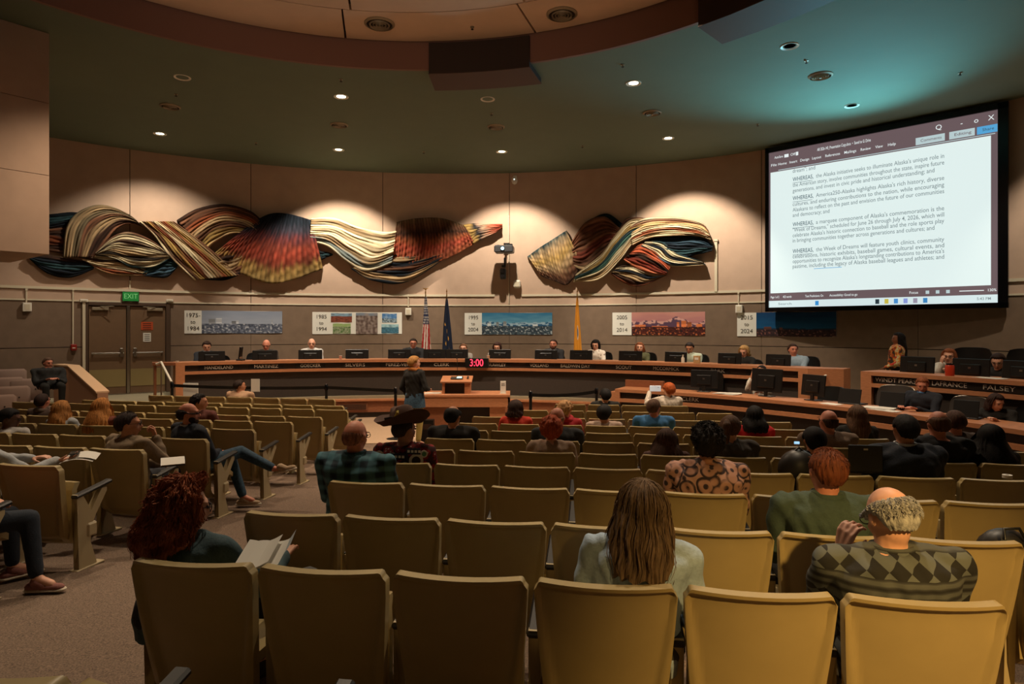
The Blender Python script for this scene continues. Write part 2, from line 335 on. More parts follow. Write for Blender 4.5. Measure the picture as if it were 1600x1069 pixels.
# exit sign
p = wallpt(204, 463.5, .06); a = ang(p.x, p.y, CW); o = thing('exit_sign', 'green illuminated exit sign above the double door', 'sign', p, -a)
gm = mat('exit_green', '1f7a35', .4, emit=.3); MB().box((0, 0, 0), (.36, .09, .24), bev=.01).build('housing', M['gap'], o); MB().box((0, -.048, 0), (.34, .004, .22)).build('face', gm, o)
text_obj('lettering', 'EXIT', .17, mat('exit_letters', '7ac07a', .4, emit=.4), Matrix.Translation((0, -.053, 0)) @ Matrix.Rotation(R_(90), 4, 'X'), o, width=.28)
# conduits, boxes and wall gear
def wthing(name, lab, cat, px, py, off=.0, group=None):
    p = wallpt(px, py, off); a = ang(p.x, p.y, CW); return thing(name, lab, cat, p, -a, group), p
def conduit(px, y0, y1, lab, w_=.03):
    o, p = wthing('conduit', lab, 'conduit', px, y1, .02); h = (y1 - y0)/FPX*p.y
    MB().box((0, 0, h/2), (w_, w_, h), bev=.005).build('duct', M['paint'], o); MB().box((0, -.004, h), (w_*1.5, w_*1.3, .05), bev=.004).build('coupling', M['paint'], o); return o
conduit(41, 453, 474, 'short white conduit down to the box at the far left wall'); conduit(114, 453, 538, 'long thin white conduit down to the red alarm left of the door')
conduit(131, 470, 585, 'white vertical duct along the left side of the door frame', .06); conduit(638, 462, 480, 'short white conduit above the box beside the flags')
conduit(1154, 458, 479, 'short white conduit above the box by the last banner'); conduit(203, 440, 457, 'short conduit above the exit sign')
conduit(1119, 376, 456, 'white vertical duct right of the smaller wall hanging', .07)
for px, py, s in ((42, 480, 'white square wall box at the far left wall'), (638, 487, 'white wall box to the left of the flags'), (1155, 483, 'white wall box above the rightmost banner text card')):
    o, p = wthing('wall_box', s, 'wall box', px, py, .05); MB().box((0, 0, 0), (.17, .09, .2), bev=.012).build('case', M['white'], o); MB().box((0, -.047, 0), (.1, .006, .12), bev=.002).build('cover', M['paint'], o)
for px in (131, 265):
    o, p = wthing('bracket_box', 'small white junction box at the %s top corner of the door' % ('left' if px < 200 else 'right'), 'wall box', px, 470, .04); MB().box((0, 0, 0), (.16, .08, .07), bev=.01).build('case', M['white'], o); MB().box((0, -.042, 0), (.1, .006, .03)).build('cover', M['paint'], o)
o, p = wthing('fire_alarm', 'red fire alarm pull on the dark wall left of the door', 'alarm', 115, 543, .05); MB().box((0, 0, 0), (.12, .1, .15), bev=.015).build('case', M['red'], o); MB().box((0, -.053, -.01), (.06, .01, .02)).build('pull_handle', M['white'], o)
# dome camera under the ceiling
o, p = wthing('security_camera', 'small white security camera under the ceiling above the projector', 'camera', 804, 283, .15)
MB().box((0, .1, .12), (.1, .08, .1), bev=.01).build('mount', M['white'], o); MB().lathe([(.0, .1), (.07, .09), (.085, .0), (.06, -.07), (0, -.1)], 16).build('housing', M['white'], o, 50); MB().box((0, -.085, .03), (.03, .02, .03), bev=.005).build('lens', mat('tiny_led', 'd8e6e0', .3, emit=2), o)
# projector on its wall arm, loudspeaker and camera below
o, p = wthing('projector', 'black projector with glowing bluish lens on a wall bracket between the wall hangings', 'projector', 788, 390, .55)
MB().box((0, 0, 0), (.52, .42, .2), bev=.03).build('body', mat('projector_grey', '3a3a3c', .4), o)
MB().cyl((0, 0, 0), .05, .05, 20, T=Matrix.Translation((-.02, -.21, 0)) @ Matrix.Rotation(R_(90), 4, 'X')).build('lens_ring', M['black'], o)
MB().lathe([(0, .07), (.025, .066), (.04, .05)], 20, Matrix.Translation((-.02, -.21, 0)) @ Matrix.Rotation(R_(90), 4, 'X')).build('lens', mat('lens_glow', '9fe2ff', .2, emit=9), o, 50)
MB().tube([(.0, .1, .1), (0, .15, .16), (.0, .5, .16)], .03).box((0, .52, .1), (.16, .05, .3), bev=.01).build('wall_arm', M['black'], o)
MB().box((.18, -.02, .12), (.1, .14, .06), bev=.01).box((-.16, .02, .11), (.08, .1, .04), bev=.01).build('cable_cover', M['black'], o)
o, p = wthing('microphone_camera', 'small black pan camera on a bracket under the projector', 'camera', 786, 428, .3)
MB().box((0, .14, .22), (.08, .3, .05)).tube([(.05, .0, .2), (.05, .02, .45)], .03).build('bracket', M['black'], o); MB().box((0, 0, 0), (.17, .2, .3), bev=.03).build('body', M['black'], o)
for z in (.07, -.07): MB().cyl((0, 0, 0), .05, .02, 16, T=Matrix.Translation((0, -.1, z)) @ Matrix.Rotation(R_(90), 4, 'X')).build('lens', M['blackgl'], o)
o, p = wthing('wall_speaker', 'small white loudspeaker on the wall beside the projector', 'speaker', 808, 444, .12)
MB().box((0, 0, 0), (.2, .18, .22), bev=.04).build('case', M['white'], o); MB().box((0, -.092, -.01), (.13, .006, .13), bev=.003).build('grille', M['paint'], o); MB().tube([(0, .06, .1), (-.03, .1, .6)], .006, 6).build('cable', M['white'], o)
conduit(795, 338, 475, 'thin white cable duct on the wall behind the projector bracket', .02)
# ================================================================ dais
def dais(name, lab, a0, a1, endL, endR):
    c = pol((a0 + a1)/2, 9.85, CD); base = (c[0], c[1], -.02); o = thing(name, lab, 'council desk', base)
    g = dict(origin=base); e = .18/9.85
    MB().arc(CD, 9.8, 10.45, .835, .90, a0, a1).build('countertop', M['wood'], o, 30, **g)
    MB().arc(CD, 9.87, 9.93, .70, .835, a0, a1).build('name_board', M['strip'], o, 30, **g)
    MB().arc(CD, 9.8, 9.95, .635, .70, a0, a1).build('front_rail', M['wood'], o, 30, **g)
    MB().arc(CD, 9.9, 9.94, -.02, .635, a0, a1).build('front_panel', M['panel'], o, 30, **g)
    MB().arc(CD, 9.95, 10.4, .5, .53, a0 + .01, a1 - .01).build('work_shelf', M['wood2'], o, 30, **g)
    if endL: MB().arc(CD, 9.8, 10.4, -.02, .835, a0, a0 + e, 2).build('end_panel', M['wood'], o, **g)
    if endR: MB().arc(CD, 9.8, 10.4, -.02, .835, a1 - e, a1, 2).build('end_panel', M['wood'], o, **g)
    return o, base
AL, AR = rang(274, 9.85, CD), rang(1264, 9.85, CD); BL = rang(1347, 9.85, CD); BR = R_(92)
dm, dmb = dais('main_dais', 'long curved wooden council desk with name boards across the back of the room', AL, AR, 1, 1)
ds, dsb = dais('side_dais', 'curved wooden council desk section at the right below the screen', BL, BR, 1, 0)
# right return of the main dais
x0, y0 = pol(AR, 9.8, CD)
tv = Vector((math.cos(AR), -math.sin(AR))); rv = Vector((math.sin(AR), math.cos(AR)))
o_ = Vector(dmb)
mb = MB(); q = Vector(pol(AR, 9.8, CD)); pts = [q, q + tv*.5 + rv*.35, q + tv*.46 + rv*.75, q + rv*.6]
mb.prism([tuple(v) for v in pts], .92, Matrix.Translation((0, 0, -.02))); mb.build('end_return', M['wood'], dm, origin=dmb)
mb = MB(); q = Vector(pol(AL, 9.8, CD)); tv2 = Vector((-math.cos(AL), math.sin(AL))); rv2 = Vector((math.sin(AL), math.cos(AL)))
pts = [q, q + tv2*.42 + rv2*.3, q + tv2*.4 + rv2*.7, q + rv2*.6]
mb.prism([tuple(v) for v in pts], .06, Matrix.Translation((0, 0, .84))); mb.prism([tuple(q + tv2*.34 + rv2*.3), tuple(q + tv2*.38 + rv2*.33), tuple(q + tv2*.38 + rv2*.66), tuple(q + tv2*.34 + rv2*.66)], .86, Matrix.Translation((0, 0, -.02)))
mb.build('end_return', M['wood2'], dm, origin=dmb)
def nameplate(par, base, px, s, R=9.87, z=.768, C=CD, h=.1, boxed=True):
    a = rang(px, R, C); x, y = pol(a, R - .012, C); T = Matrix.Translation((x - base[0], y - base[1], z - base[2])) @ Matrix.Rotation(-a, 4, 'Z')
    w_ = .072*len(s) + .02 if len(s) > 6 else .085*len(s)
    o = MB().box((0, 0, 0), (w_ + .16, .016, .115 if boxed else .02), bev=.003).build('name_plate', M['plate'] if boxed else M['strip'], par); o.matrix_local = T
    text_obj('lettering', s, .1, M['letters'], Matrix.Translation((0, -.0125, 0)) @ Matrix.Rotation(R_(90), 4, 'X'), o, width=w_*.86); o.children[0]
for px, s in NAMES[:-1]: nameplate(dm if px < 1300 else ds, dmb if px < 1300 else dsb, px, s)
# step, riser and toe kick of the platform
pb = pol(R_(-3), 9.7, CD); base = (pb[0], pb[1], ZF); o = thing('dais_platform', 'wooden stepped platform edge under the long council desk', 'platform', base)
MB().arc(CD, 9.55, 9.9, -.06, -.02, R_(-30), AR).build('step_edge', M['wood'], o, 30, origin=base)
MB().arc(CD, 9.62, 9.72, -.33, -.06, R_(-30), AR).build('riser', M['wood2'], o, 30, origin=base)
MB().arc(CD, 9.68, 9.72, ZF, -.33, R_(-30), AR).build('toe_kick', M['strip'], o, 30, origin=base)
for px in (552, 725 + 40, 350):
    a = rang(px, 9.61, CD); x, y = pol(a, 9.6, CD); g = MB().box((0, 0, 0), (.66, .03, .17), bev=.005).build('vent_grille', M['wood2'], o); g.matrix_local = Matrix.Translation((x - base[0], y - base[1], -.2 - base[2])) @ Matrix.Rotation(-a, 4, 'Z')
    mb = MB(); [mb.box((0, -.017, -.06 + .02*k), (.6, .01, .008)) for k in range(7)]; mb.build('louver', M['strip'], g)
# handrails at both ends
def rail(lab, pts, posts):
    b = Vector(pts[0]); o = thing('handrail', lab, 'handrail', b)
    MB().tube([Vector(p) - b for p in pts], .022, 10).build('rail', M['white'], o, 50)
    for p, q in posts: MB().tube([Vector(p) - b, Vector(q) - b], .016, 8).build('rail_bracket', M['steel'], o)
rail('white handrail sloping down at the left end of the long council desk', [at(244, 569, 13.4), at(252, 566, 13.4), at(268, 597, 12.9)], [(at(252, 566, 13.4), at(252, 640, 13.4)), (at(267, 596, 12.9), at(267, 655, 12.9))])
rail('white handrail at the right end of the long council desk', [at(1277, 599, 11.7), at(1295, 582, 11.9), at(1303, 582, 12.1)], [(at(1279, 597, 11.75), at(1279, 660, 11.75)), (at(1297, 582, 11.95), at(1297, 640, 11.95))])
# lower curved desk on the right
LA0 = rang(962, 8.45, CD); LA1 = R_(94); lc = pol(LA0 + .3, 8.45, CD); lb_ = (lc[0], lc[1], -.47)
ld = thing('front_desk', 'long lower curved wooden staff desk in front of the council desk', 'staff desk', lb_); g = dict(origin=lb_)
MB().arc(CD, 8.4, 9.05, .36, .42, LA0, LA1).build('desktop', M['wood'], ld, 30, **g)
MB().arc(CD, 8.47, 8.52, .235, .36, LA0, LA1).build('name_board', M['strip'], ld, 30, **g)
MB().arc(CD, 8.4, 8.53, .165, .235, LA0, LA1).build('front_rail', M['wood'], ld, 30, **g)
MB().arc(CD, 8.5, 8.54, -.46, .165, LA0, LA1).build('front_panel', M['panel'], ld, 30, **g)
MB().arc(CD, 8.4, 9.0, -.46, .36, LA0 - .012, LA0 + .012, 2).build('end_panel', M['wood'], ld, **g)
aa = LA0; MB().arc(CD, 9.05, 9.15, .42, .56, LA0, LA0 + .09, 3).arc(CD, 8.95, 9.05, .42, .56, LA0 + .085, LA0 + .095, 1).build('corner_screen', M['wood2'], ld, **g)
nameplate(ld, lb_, 1060, 'MINUTES CLERK', 8.47, .298, CD, boxed=False)
# sloping knee wall by the entrance
pw = [at(84, 569, 13.9), at(107, 571, 13.7), at(152, 612, 12.2)]
b = Vector((pw[1].x, pw[1].y, .04)); o = thing('knee_wall', 'beige sloping knee wall with pale cap beside the double door', 'knee wall', b)
tdir = Vector((pw[2].x - pw[1].x, pw[2].y - pw[1].y, 0)).normalized(); th = Vector((-tdir.y, tdir.x, 0))*.16
if th.x < 0: th = -th
def kw(mb, off, thk, zt, zb):
    P = [Vector((pw[0].x, pw[0].y, 0)), Vector((pw[1].x, pw[1].y, 0)), Vector((pw[2].x, pw[2].y, 0))]
    V = []
    for k, p in enumerate(P):
        for dlt in (-off, thk + off):
            q = p + th.normalized()*dlt - b
            V += [(q.x, q.y, zb[k] - b.z), (q.x, q.y, zt[k] - b.z)]
    F = [(0, 4, 5, 1), (4, 8, 9, 5), (2, 3, 7, 6), (6, 7, 11, 10), (1, 5, 7, 3), (5, 9, 11, 7), (0, 2, 6, 4), (4, 6, 10, 8), (0, 1, 3, 2), (8, 10, 11, 9)]
    return mb.add(V, F)
kw(MB(), 0, .18, [pw[0].z - .03, pw[1].z - .03, pw[2].z - .03], [ZF]*3).build('wall_body', mat('kneewall', 'a57a5e', .8), o)
kw(MB(), .02, .18, [pw[0].z, pw[1].z, pw[2].z], [pw[0].z - .03, pw[1].z - .03, pw[2].z - .03]).build('cap', mat('kneewall_cap', 'd0ab86', .7), o)
# ================================================================ projection screen
XL, YL, XR, YR = .397*15.45, 15.45, .776*12.2, 12.2
sv = Vector((XR - XL, YR - YL, 0)); SW = sv.length; srz = math.atan2(sv.y, sv.x); SH = 3.93; SZ = 2.04
so = thing('projection_screen', 'large black-framed projection screen showing a text document', 'screen', (XL, YL, SZ), srz)
bz = .13
MB().box((SW/2, 0, .05), (SW, .12, .1)).box((SW/2, 0, SH - .06), (SW, .12, .12)).box((.04, 0, SH/2), (.08, .12, SH)).box((SW - .08, 0, SH/2), (.16, .12, SH)).build('frame', M['blackgl'], so)
MB().box((SW/2, .03, SH/2), (SW - .1, .03, SH - .1)).build('backing', M['black'], so)
IX0, IX1, IZ0, IZ1 = .08, SW - .16, .1, SH - .12; IW = IX1 - IX0; IH = IZ1 - IZ0
def em(nm, c, s):
    m = mat(nm, c, .6, emit=s, spec=.1); m.node_tree.nodes['Principled BSDF'].inputs['Base Color'].default_value = (*[q*.2 for q in lin(c)], 1); return m
SE = .95
e_page, e_bar, e_task, e_btn, e_share, e_txt, e_bold, e_ic = em('screen_page', 'e4f4f2', SE), em('screen_bar', '6b5a5d', SE), em('screen_taskbar', 'd6e8ea', SE), em('screen_button', 'b9cdd0', SE), em('screen_share', '58a6d8', SE), em('screen_text', '7d8b8e', SE), em('screen_bold', '3c5560', SE), em('screen_white', 'eaf4f4', SE)
def SP(s, t): return IX0 + s*IW, IZ1 - t*IH
def srect(nm, s0, t0, s1, t1, m_, dy, par=None, **k):
    x0, z0 = SP(s0, t0); x1, z1 = SP(s1, t1); return MB().box(((x0 + x1)/2, -.012 - dy, (z0 + z1)/2), (abs(x1 - x0), .004, abs(z1 - z0))).build(nm, m_, par or so, **k)
img = srect('image_area', 0, 0, 1, 1, e_bar, 0)
srect('document_page', .008, .128, .975, .908, e_page, .004, img); srect('taskbar', 0, .957, 1, 1, e_task, .004, img)
def stext(s, x0, t, body, size, m_, x1=None, par=None):
    X0, Z = SP(x0, t); wd = None if x1 is None else (x1 - x0)*IW
    me = text_mesh(body, size, 'LEFT', m_); xs = [v.co.x for v in me.vertices]; sx = 1 if wd is None else wd/(max(xs) - min(xs))
    o = link(s, me, par or img, kind='stuff' if len(body) > 12 else None); o.matrix_local = Matrix.Translation((X0 - min(xs)*sx, -.024, Z)) @ Matrix.Rotation(R_(90), 4, 'X') @ Matrix.Diagonal((sx, 1, 1, 1)); return o
TL = .126; TR = .803; ys = [269.5, 282.6, 291.4, 300, 312, 321, 329.7, 338, 352.5, 361, 369.3, 377.5, 394, 402, 409.6, 417.4]
tt = [(IZ1 + SZ - (EYE + (512 - y)*.0151))/IH for y in ys]
lines = ['dream"; and', ("WHEREAS,", " the Alaska initiative seeks to illuminate Alaska's unique role in"), "the American story, involve communities throughout the state, inspire future", "generations, and invest in civic pride and historical understanding; and",
 ("WHEREAS,", " America250-Alaska highlights Alaska's rich history, diverse"), "cultures, and enduring contributions to the nation, while encouraging", "Alaskans to reflect on the past and envision the future of our communities", "and democracy; and",
 ("WHEREAS,", " a marquee component of Alaska's commemoration is the"), "\"Week of Dreams,\" scheduled for June 26 through July 4, 2026, which will", "celebrate Alaska's historic connection to baseball and the role sports play", "in bringing communities together across generations and cultures; and",
 ("WHEREAS,", " the Week of Dreams will feature youth clinics, community"), "celebrations, historic exhibits, baseball games, cultural events, and", "opportunities to recognize Alaska's longstanding contributions to America's", "pastime, including the legacy of Alaska baseball leagues and athletes; and"]
ends = [.24, TR, TR, .765, TR, TR, TR, .31, TR, TR, TR, .765, TR, TR, TR, TR]
for k, (ln, t, e_) in enumerate(zip(lines, tt, ends)):
    if isinstance(ln, tuple):
        o1 = stext('lettering', TL, t, ln[0], .135, e_bold, TL + .105); stext('lettering', TL + .118, t, ln[1].strip(), .128, e_txt, e_)
        x0, z0 = SP(TL, t); MB().box((x0 + .05*IW, -.024, z0 - .082), (.1*IW, .002, .008)).build('underline', e_bold, img)
    else: stext('lettering', TL, t, ln, .128, e_txt, e_)
x0, z0 = SP(TL + .09, tt[-1]); MB().box((x0 + .085*IW, -.024, z0 - .08), (.135*IW, .002, .012)).build('underline', e_share, img)
stext('lettering', .25, .036, 'AB 2026-143_Presentation Copy.docx  •  Saved to G: Drive', .095, e_ic, .50)
stext('lettering', .03, .036, 'AutoSave', .085, e_ic, .075); stext('lettering', .115, .036, 'Off', .085, e_ic)
srect('toggle', .082, .026, .104, .046, e_ic, .004, img); srect('save_icon', .142, .024, .154, .046, e_ic, .004, img)
for s0, w_, b_ in ((.012, .03, 'File'), (.05, .045, 'Home'), (.11, .04, 'Insert'), (.165, .045, 'Design'), (.225, .045, 'Layout'), (.29, .07, 'References'), (.38, .055, 'Mailings'), (.455, .045, 'Review'), (.52, .033, 'View'), (.575, .033, 'Help')): stext('lettering', s0, .083, b_, .085, e_ic, s0 + w_)
for s0, s1, m_, b_, bm_ in ((.69, .805, e_btn, 'Comments', e_bar), (.822, .917, e_btn, 'Editing', e_bar), (.925, .998, e_share, 'Share', e_bold)):
    srect('button', s0, .072, s1, .112, m_, .004, img); stext('lettering', s0 + .02, .092, b_, .08, bm_, s1 - .012)
for s0, b_ in ((.77, 'Q'), (.865, '-'), (.915, 'o'), (.965, 'X')): stext('lettering', s0, .036, b_, .14, e_ic)
srect('ruler', .05, .118, .99, .122, e_btn, .004, img)
for s0, s1, b_ in ((.01, .055, 'Page 1 of 2'), (.075, .12, '452 words'), (.19, .28, 'Text Predictions: On'), (.31, .44, 'Accessibility: Good to go'), (.665, .70, 'Focus'), (.965, .995, '130%')): stext('lettering', s0, .934, b_, .075, e_ic, s1)
srect('zoom_slider', .86, .932, .95, .936, e_ic, .004, img); [srect('status_icon', s_, .925, s_ + .014, .943, e_btn, .004, img) for s_ in (.73, .77, .81)]
for s0, c in ((.24, '3a8fd0'), (.52, '2d3a42'), (.56, 'c8b84a'), (.60, '4a90d0'), (.64, '8a9ad8'), (.68, '9a94a8'), (.72, '3f86c0')): srect('taskbar_icon', s0, .965, s0 + .017, .992, em('icon_' + c, c, SE), .008, img)
stext('lettering', .05, .978, 'Search', .07, e_txt, .12); stext('lettering', .925, .978, '5:43 PM', .075, e_txt, .975)
# ================================================================ woven wall hangings
def cr(P, t):
    n = len(P) - 1; x = min(max(t, 0), 1)*n; i = min(int(x), n - 1); f = x - i
    p0, p1, p2, p3 = P[max(i - 1, 0)], P[i], P[i + 1], P[min(i + 2, n)]
    return tuple(.5*((2*b) + (-a + c)*f + (2*a - 5*b + 4*c - d)*f*f + (-a + 3*b - 3*c + d)*f**3) for a, b, c, d in zip(p0, p1, p2, p3))
wool = vcol_mat('dyed_wool', .95, bump=.35)
def band(par, base, A, B, cols, ridges=9, along='v', off=(.10, .22), h=.05, seed=0, nm='woven_band', label=None, wob=.35):
    """sheet between edge curves A and B (pixels on the wall); strands run with u; colours vary across (v) or along (u) the strands"""
    r = random.Random(seed); ph = [r.uniform(0, 6.28) for _ in range(8)]; nu = 44; nv = ridges*5
    jit = [r.uniform(.55, 1.0) for _ in range(ridges + 2)]; shade = [r.uniform(.55, 1.25) for _ in range(ridges*2 + 4)]
    C = [lin(c) for c in cols]; V = []; K = []
    def pt(u, v, hh):
        a = cr(A, u); b = cr(B, u); px = a[0] + (b[0] - a[0])*v; py = a[1] + (b[1] - a[1])*v
        return wallpt(px, py, hh)
    for j in range(-1, nv + 2):
        v = min(max(j/nv, 0), 1)
        for i in range(-1, nu + 2):
            u = min(max(i/nu, 0), 1)
            vw = v + wob/ridges*math.sin(u*7 + ph[0] + v*4)*math.sin(v*math.pi) + .3*wob/ridges*math.sin(u*19 + ph[1] + v*9)*math.sin(v*math.pi)
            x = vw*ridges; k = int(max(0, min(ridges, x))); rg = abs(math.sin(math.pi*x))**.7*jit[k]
            dome = (math.sin(math.pi*min(max(v, .02), .98))*.6 + .4)*(.75 + .25*math.sin(math.pi*u))
            hh = off[0] + off[1]*dome*.6 + h*rg + .02*math.sin(u*11 + ph[2] + k*1.7)
            if j < 0 or j > nv or i < 0 or i > nu: hh = .02
            V.append(pt(u, v, hh) - Vector(base))
            c = u if along == 'u' else vw; c = min(max(c + .05*math.sin(u*13 + k*2.1 + ph[3])*(1 if along == 'u' else .6), 0), .9999)*(len(C) - 1)
            ci = int(c); f = c - ci
            if along == 'v': f = min(1, max(0, (f - .3)/.4))
            col = [C[ci][q]*(1 - f) + C[min(ci + 1, len(C) - 1)][q]*f for q in range(3)]
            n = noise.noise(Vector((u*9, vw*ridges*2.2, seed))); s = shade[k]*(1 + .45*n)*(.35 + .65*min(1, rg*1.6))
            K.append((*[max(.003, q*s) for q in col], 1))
    W_ = nu + 3; F = [(j*W_ + i, j*W_ + i + 1, (j + 1)*W_ + i + 1, (j + 1)*W_ + i) for j in range(nv + 2) for i in range(W_ - 1)]
    me = D.meshes.new(nm); me.from_pydata([tuple(p) for p in V], [], F); me.materials.append(wool)
    a = me.color_attributes.new('Col', 'FLOAT_COLOR', 'POINT'); a.data.foreach_set('color', np.array(K, dtype=np.float32).ravel())
    me.polygons.foreach_set('use_smooth', [True]*len(F)); o = link(nm, me, par)
    if label: o['label'] = label
    return o
b1 = wallpt(420, 385, .02); h1 = thing('wall_hanging', 'very long wave-shaped woven wall hanging in brown, cream, red and navy', 'wall hanging', b1)
NV, TE, CRM, TAN, BR, DB, RU, RD, GO, BL_ = '1b222b', '2b4348', 'd8c7a2', 'a58a66', '6b4733', '38251c', '86482c', '97402f', 'a3844c', '3d5566'
BD = [
 ([(48, 338), (85, 334), (120, 332), (150, 345)], [(48, 364), (85, 360), (115, 358), (140, 362)], [NV, TE, NV, DB], 6, 'v', (.04, .05)),
 ([(48, 360), (90, 356), (125, 352), (150, 350)], [(50, 390), (90, 395), (125, 404), (150, 402)], [BR, DB, RU, DB, BR], 7, 'v', (.05, .08)),
 ([(42, 401), (70, 399), (115, 406), (150, 412)], [(46, 405), (75, 428), (110, 434), (146, 421)], [DB, NV, TE, NV, '10151c'], 6, 'v', (.06, .10)),
 ([(98, 398), (150, 395), (195, 402), (232, 424)], [(128, 404), (163, 426), (198, 431), (228, 430)], [BR, CRM, DB, TAN, CRM, RU, TAN], 9, 'v', (.10, .12)),
 ([(98, 402), (103, 355), (124, 330), (160, 320), (203, 336), (238, 370)], [(148, 402), (166, 378), (184, 357), (203, 350), (224, 356), (243, 376)], ['75664e', TAN, '8a7a5e', BR, TAN, DB, BR], 12, 'v', (.14, .2)),
 ([(148, 396), (172, 372), (200, 362), (235, 374), (266, 398)], [(152, 398), (180, 405), (205, 418), (240, 418), (268, 402)], [BR, CRM, DB, CRM, TAN, '2b241f', CRM, TE], 13, 'v', (.18, .16)),
 ([(222, 424), (245, 408), (262, 402), (278, 414)], [(224, 431), (245, 434), (262, 433), (277, 418)], [BL_, TE, BL_, NV], 6, 'v', (.12, .1)),
 ([(272, 346), (308, 372), (342, 400), (375, 430)], [(218, 346), (240, 368), (268, 404), (303, 438)], [BR, TAN, GO, RU, TAN, CRM, RU, GO, BR, CRM], 15, 'v', (.22, .2)),
 ([(276, 344), (308, 326), (350, 319), (392, 330), (416, 352)], [(322, 392), (338, 378), (362, 366), (388, 368), (410, 384)], [DB, BR, RU, TAN, BR, GO, TAN], 12, 'v', (.16, .2)),
 ([(330, 400), (352, 388), (372, 376), (392, 364)], [(308, 436), (330, 438), (352, 438), (374, 430)], [RU, BR, DB, TAN, BR, NV], 9, 'v', (.2, .12)),
 ([(395, 347), (422, 334), (450, 334), (487, 344)], [(332, 398), (370, 424), (430, 443), (505, 420)], [NV, NV, '33303a', '5e2f30', '7d3a2c', RD, '7a3c2a', GO, '8f7648'], 26, 'x', (.2, .24)),
 ([(486, 341), (522, 340), (560, 354), (600, 362), (620, 360)], [(484, 378), (512, 386), (540, 408), (572, 424), (612, 412)], [CRM, TAN, CRM, 'c9b490', CRM, TAN, '8d9a98', CRM], 12, 'v', (.22, .22)),
 ([(488, 384), (500, 392), (512, 394), (520, 397)], [(494, 408), (504, 406), (512, 402), (520, 399)], ['10181a', TE, NV], 4, 'v', (.1, .08)),
 ([(592, 408), (628, 392), (660, 388), (692, 392)], [(548, 420), (580, 438), (632, 442), (690, 408)], [TE, NV, TAN, NV, BR, NV, TAN, NV], 11, 'v', (.16, .16)),
 ([(619, 347), (652, 341), (690, 341), (726, 352)], [(614, 404), (652, 414), (694, 406), (742, 381)], ['7a6248', BR, DB, RU, RD, '9a5038', RU], 26, 'x', (.2, .2)),
 ([(724, 351), (741, 349), (764, 350), (785, 350)], [(740, 382), (752, 375), (770, 366), (785, 357)], [GO, GO, NV, 'b09078', 'b06a50', RD, RU], 7, 'l', (.2, .14)),
]
def crossband(par, base, A, B, cols, ridges, mode, off, seed, nm='woven_band'):
    if mode == 'x':   # strands run from A to B, colours change along them
        n = 7; A2 = [tuple(a + (b - a)*t/(n - 1) for a, b in zip(A[0], B[0])) for t in range(n)]; B2 = [tuple(a + (b - a)*t/(n - 1) for a, b in zip(A[-1], B[-1])) for t in range(n)]
        r = random.Random(seed)
        return sheet_x(par, base, A, B, cols, ridges, off, seed, nm)
    return band(par, base, A, B, cols, ridges, 'u' if mode == 'l' else 'v', off, seed=seed, nm=nm)
def sheet_x(par, base, A, B, cols, ridges, off, seed, nm):
    r = random.Random(seed); C = [lin(c) for c in cols]; nu = ridges*4; nv = 30; V = []; K = []; jit = [r.uniform(.5, 1) for _ in range(ridges + 2)]; sh = [r.uniform(.65, 1.2) for _ in range(ridges + 2)]
    for j in range(-1, nv + 2):
        v = min(max(j/nv, 0), 1)
        for i in range(-1, nu + 2):
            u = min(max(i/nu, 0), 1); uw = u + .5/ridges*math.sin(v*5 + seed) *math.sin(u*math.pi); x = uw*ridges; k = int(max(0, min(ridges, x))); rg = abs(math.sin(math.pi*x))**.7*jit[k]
            a = cr(A, u); b = cr(B, u); px = a[0] + (b[0] - a[0])*v; py = a[1] + (b[1] - a[1])*v
            hh = off[0] + off[1]*.6*math.sin(math.pi*min(max(v, .05), .95)) + .04*rg + .012*math.sin(v*40 + k*2)
            if j < 0 or j > nv or i < 0 or i > nu: hh = .02
            V.append(wallpt(px, py, hh) - Vector(base)); n = noise.noise(Vector((x*1.5, v*8, seed)))
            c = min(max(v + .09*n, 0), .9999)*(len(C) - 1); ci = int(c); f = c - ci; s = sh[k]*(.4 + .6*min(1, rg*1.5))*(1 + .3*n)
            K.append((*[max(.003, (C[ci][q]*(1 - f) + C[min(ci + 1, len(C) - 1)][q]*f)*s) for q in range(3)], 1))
    W_ = nu + 3; F = [(j*W_ + i, j*W_ + i + 1, (j + 1)*W_ + i + 1, (j + 1)*W_ + i) for j in range(nv + 2) for i in range(W_ - 1)]
    me = D.meshes.new(nm); me.from_pydata([tuple(p) for p in V], [], F); me.materials.append(wool)
    a = me.color_attributes.new('Col', 'FLOAT_COLOR', 'POINT'); a.data.foreach_set('color', np.array(K, dtype=np.float32).ravel()); me.polygons.foreach_set('use_smooth', [True]*len(F))
    return link(nm, me, par)
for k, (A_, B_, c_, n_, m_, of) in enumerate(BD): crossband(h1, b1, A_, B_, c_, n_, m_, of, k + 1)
b2 = wallpt(970, 392, .02); h2 = thing('wall_hanging', 'shorter twisted woven wall hanging in tan, teal, cream and rust between projector and screen', 'wall hanging', b2)
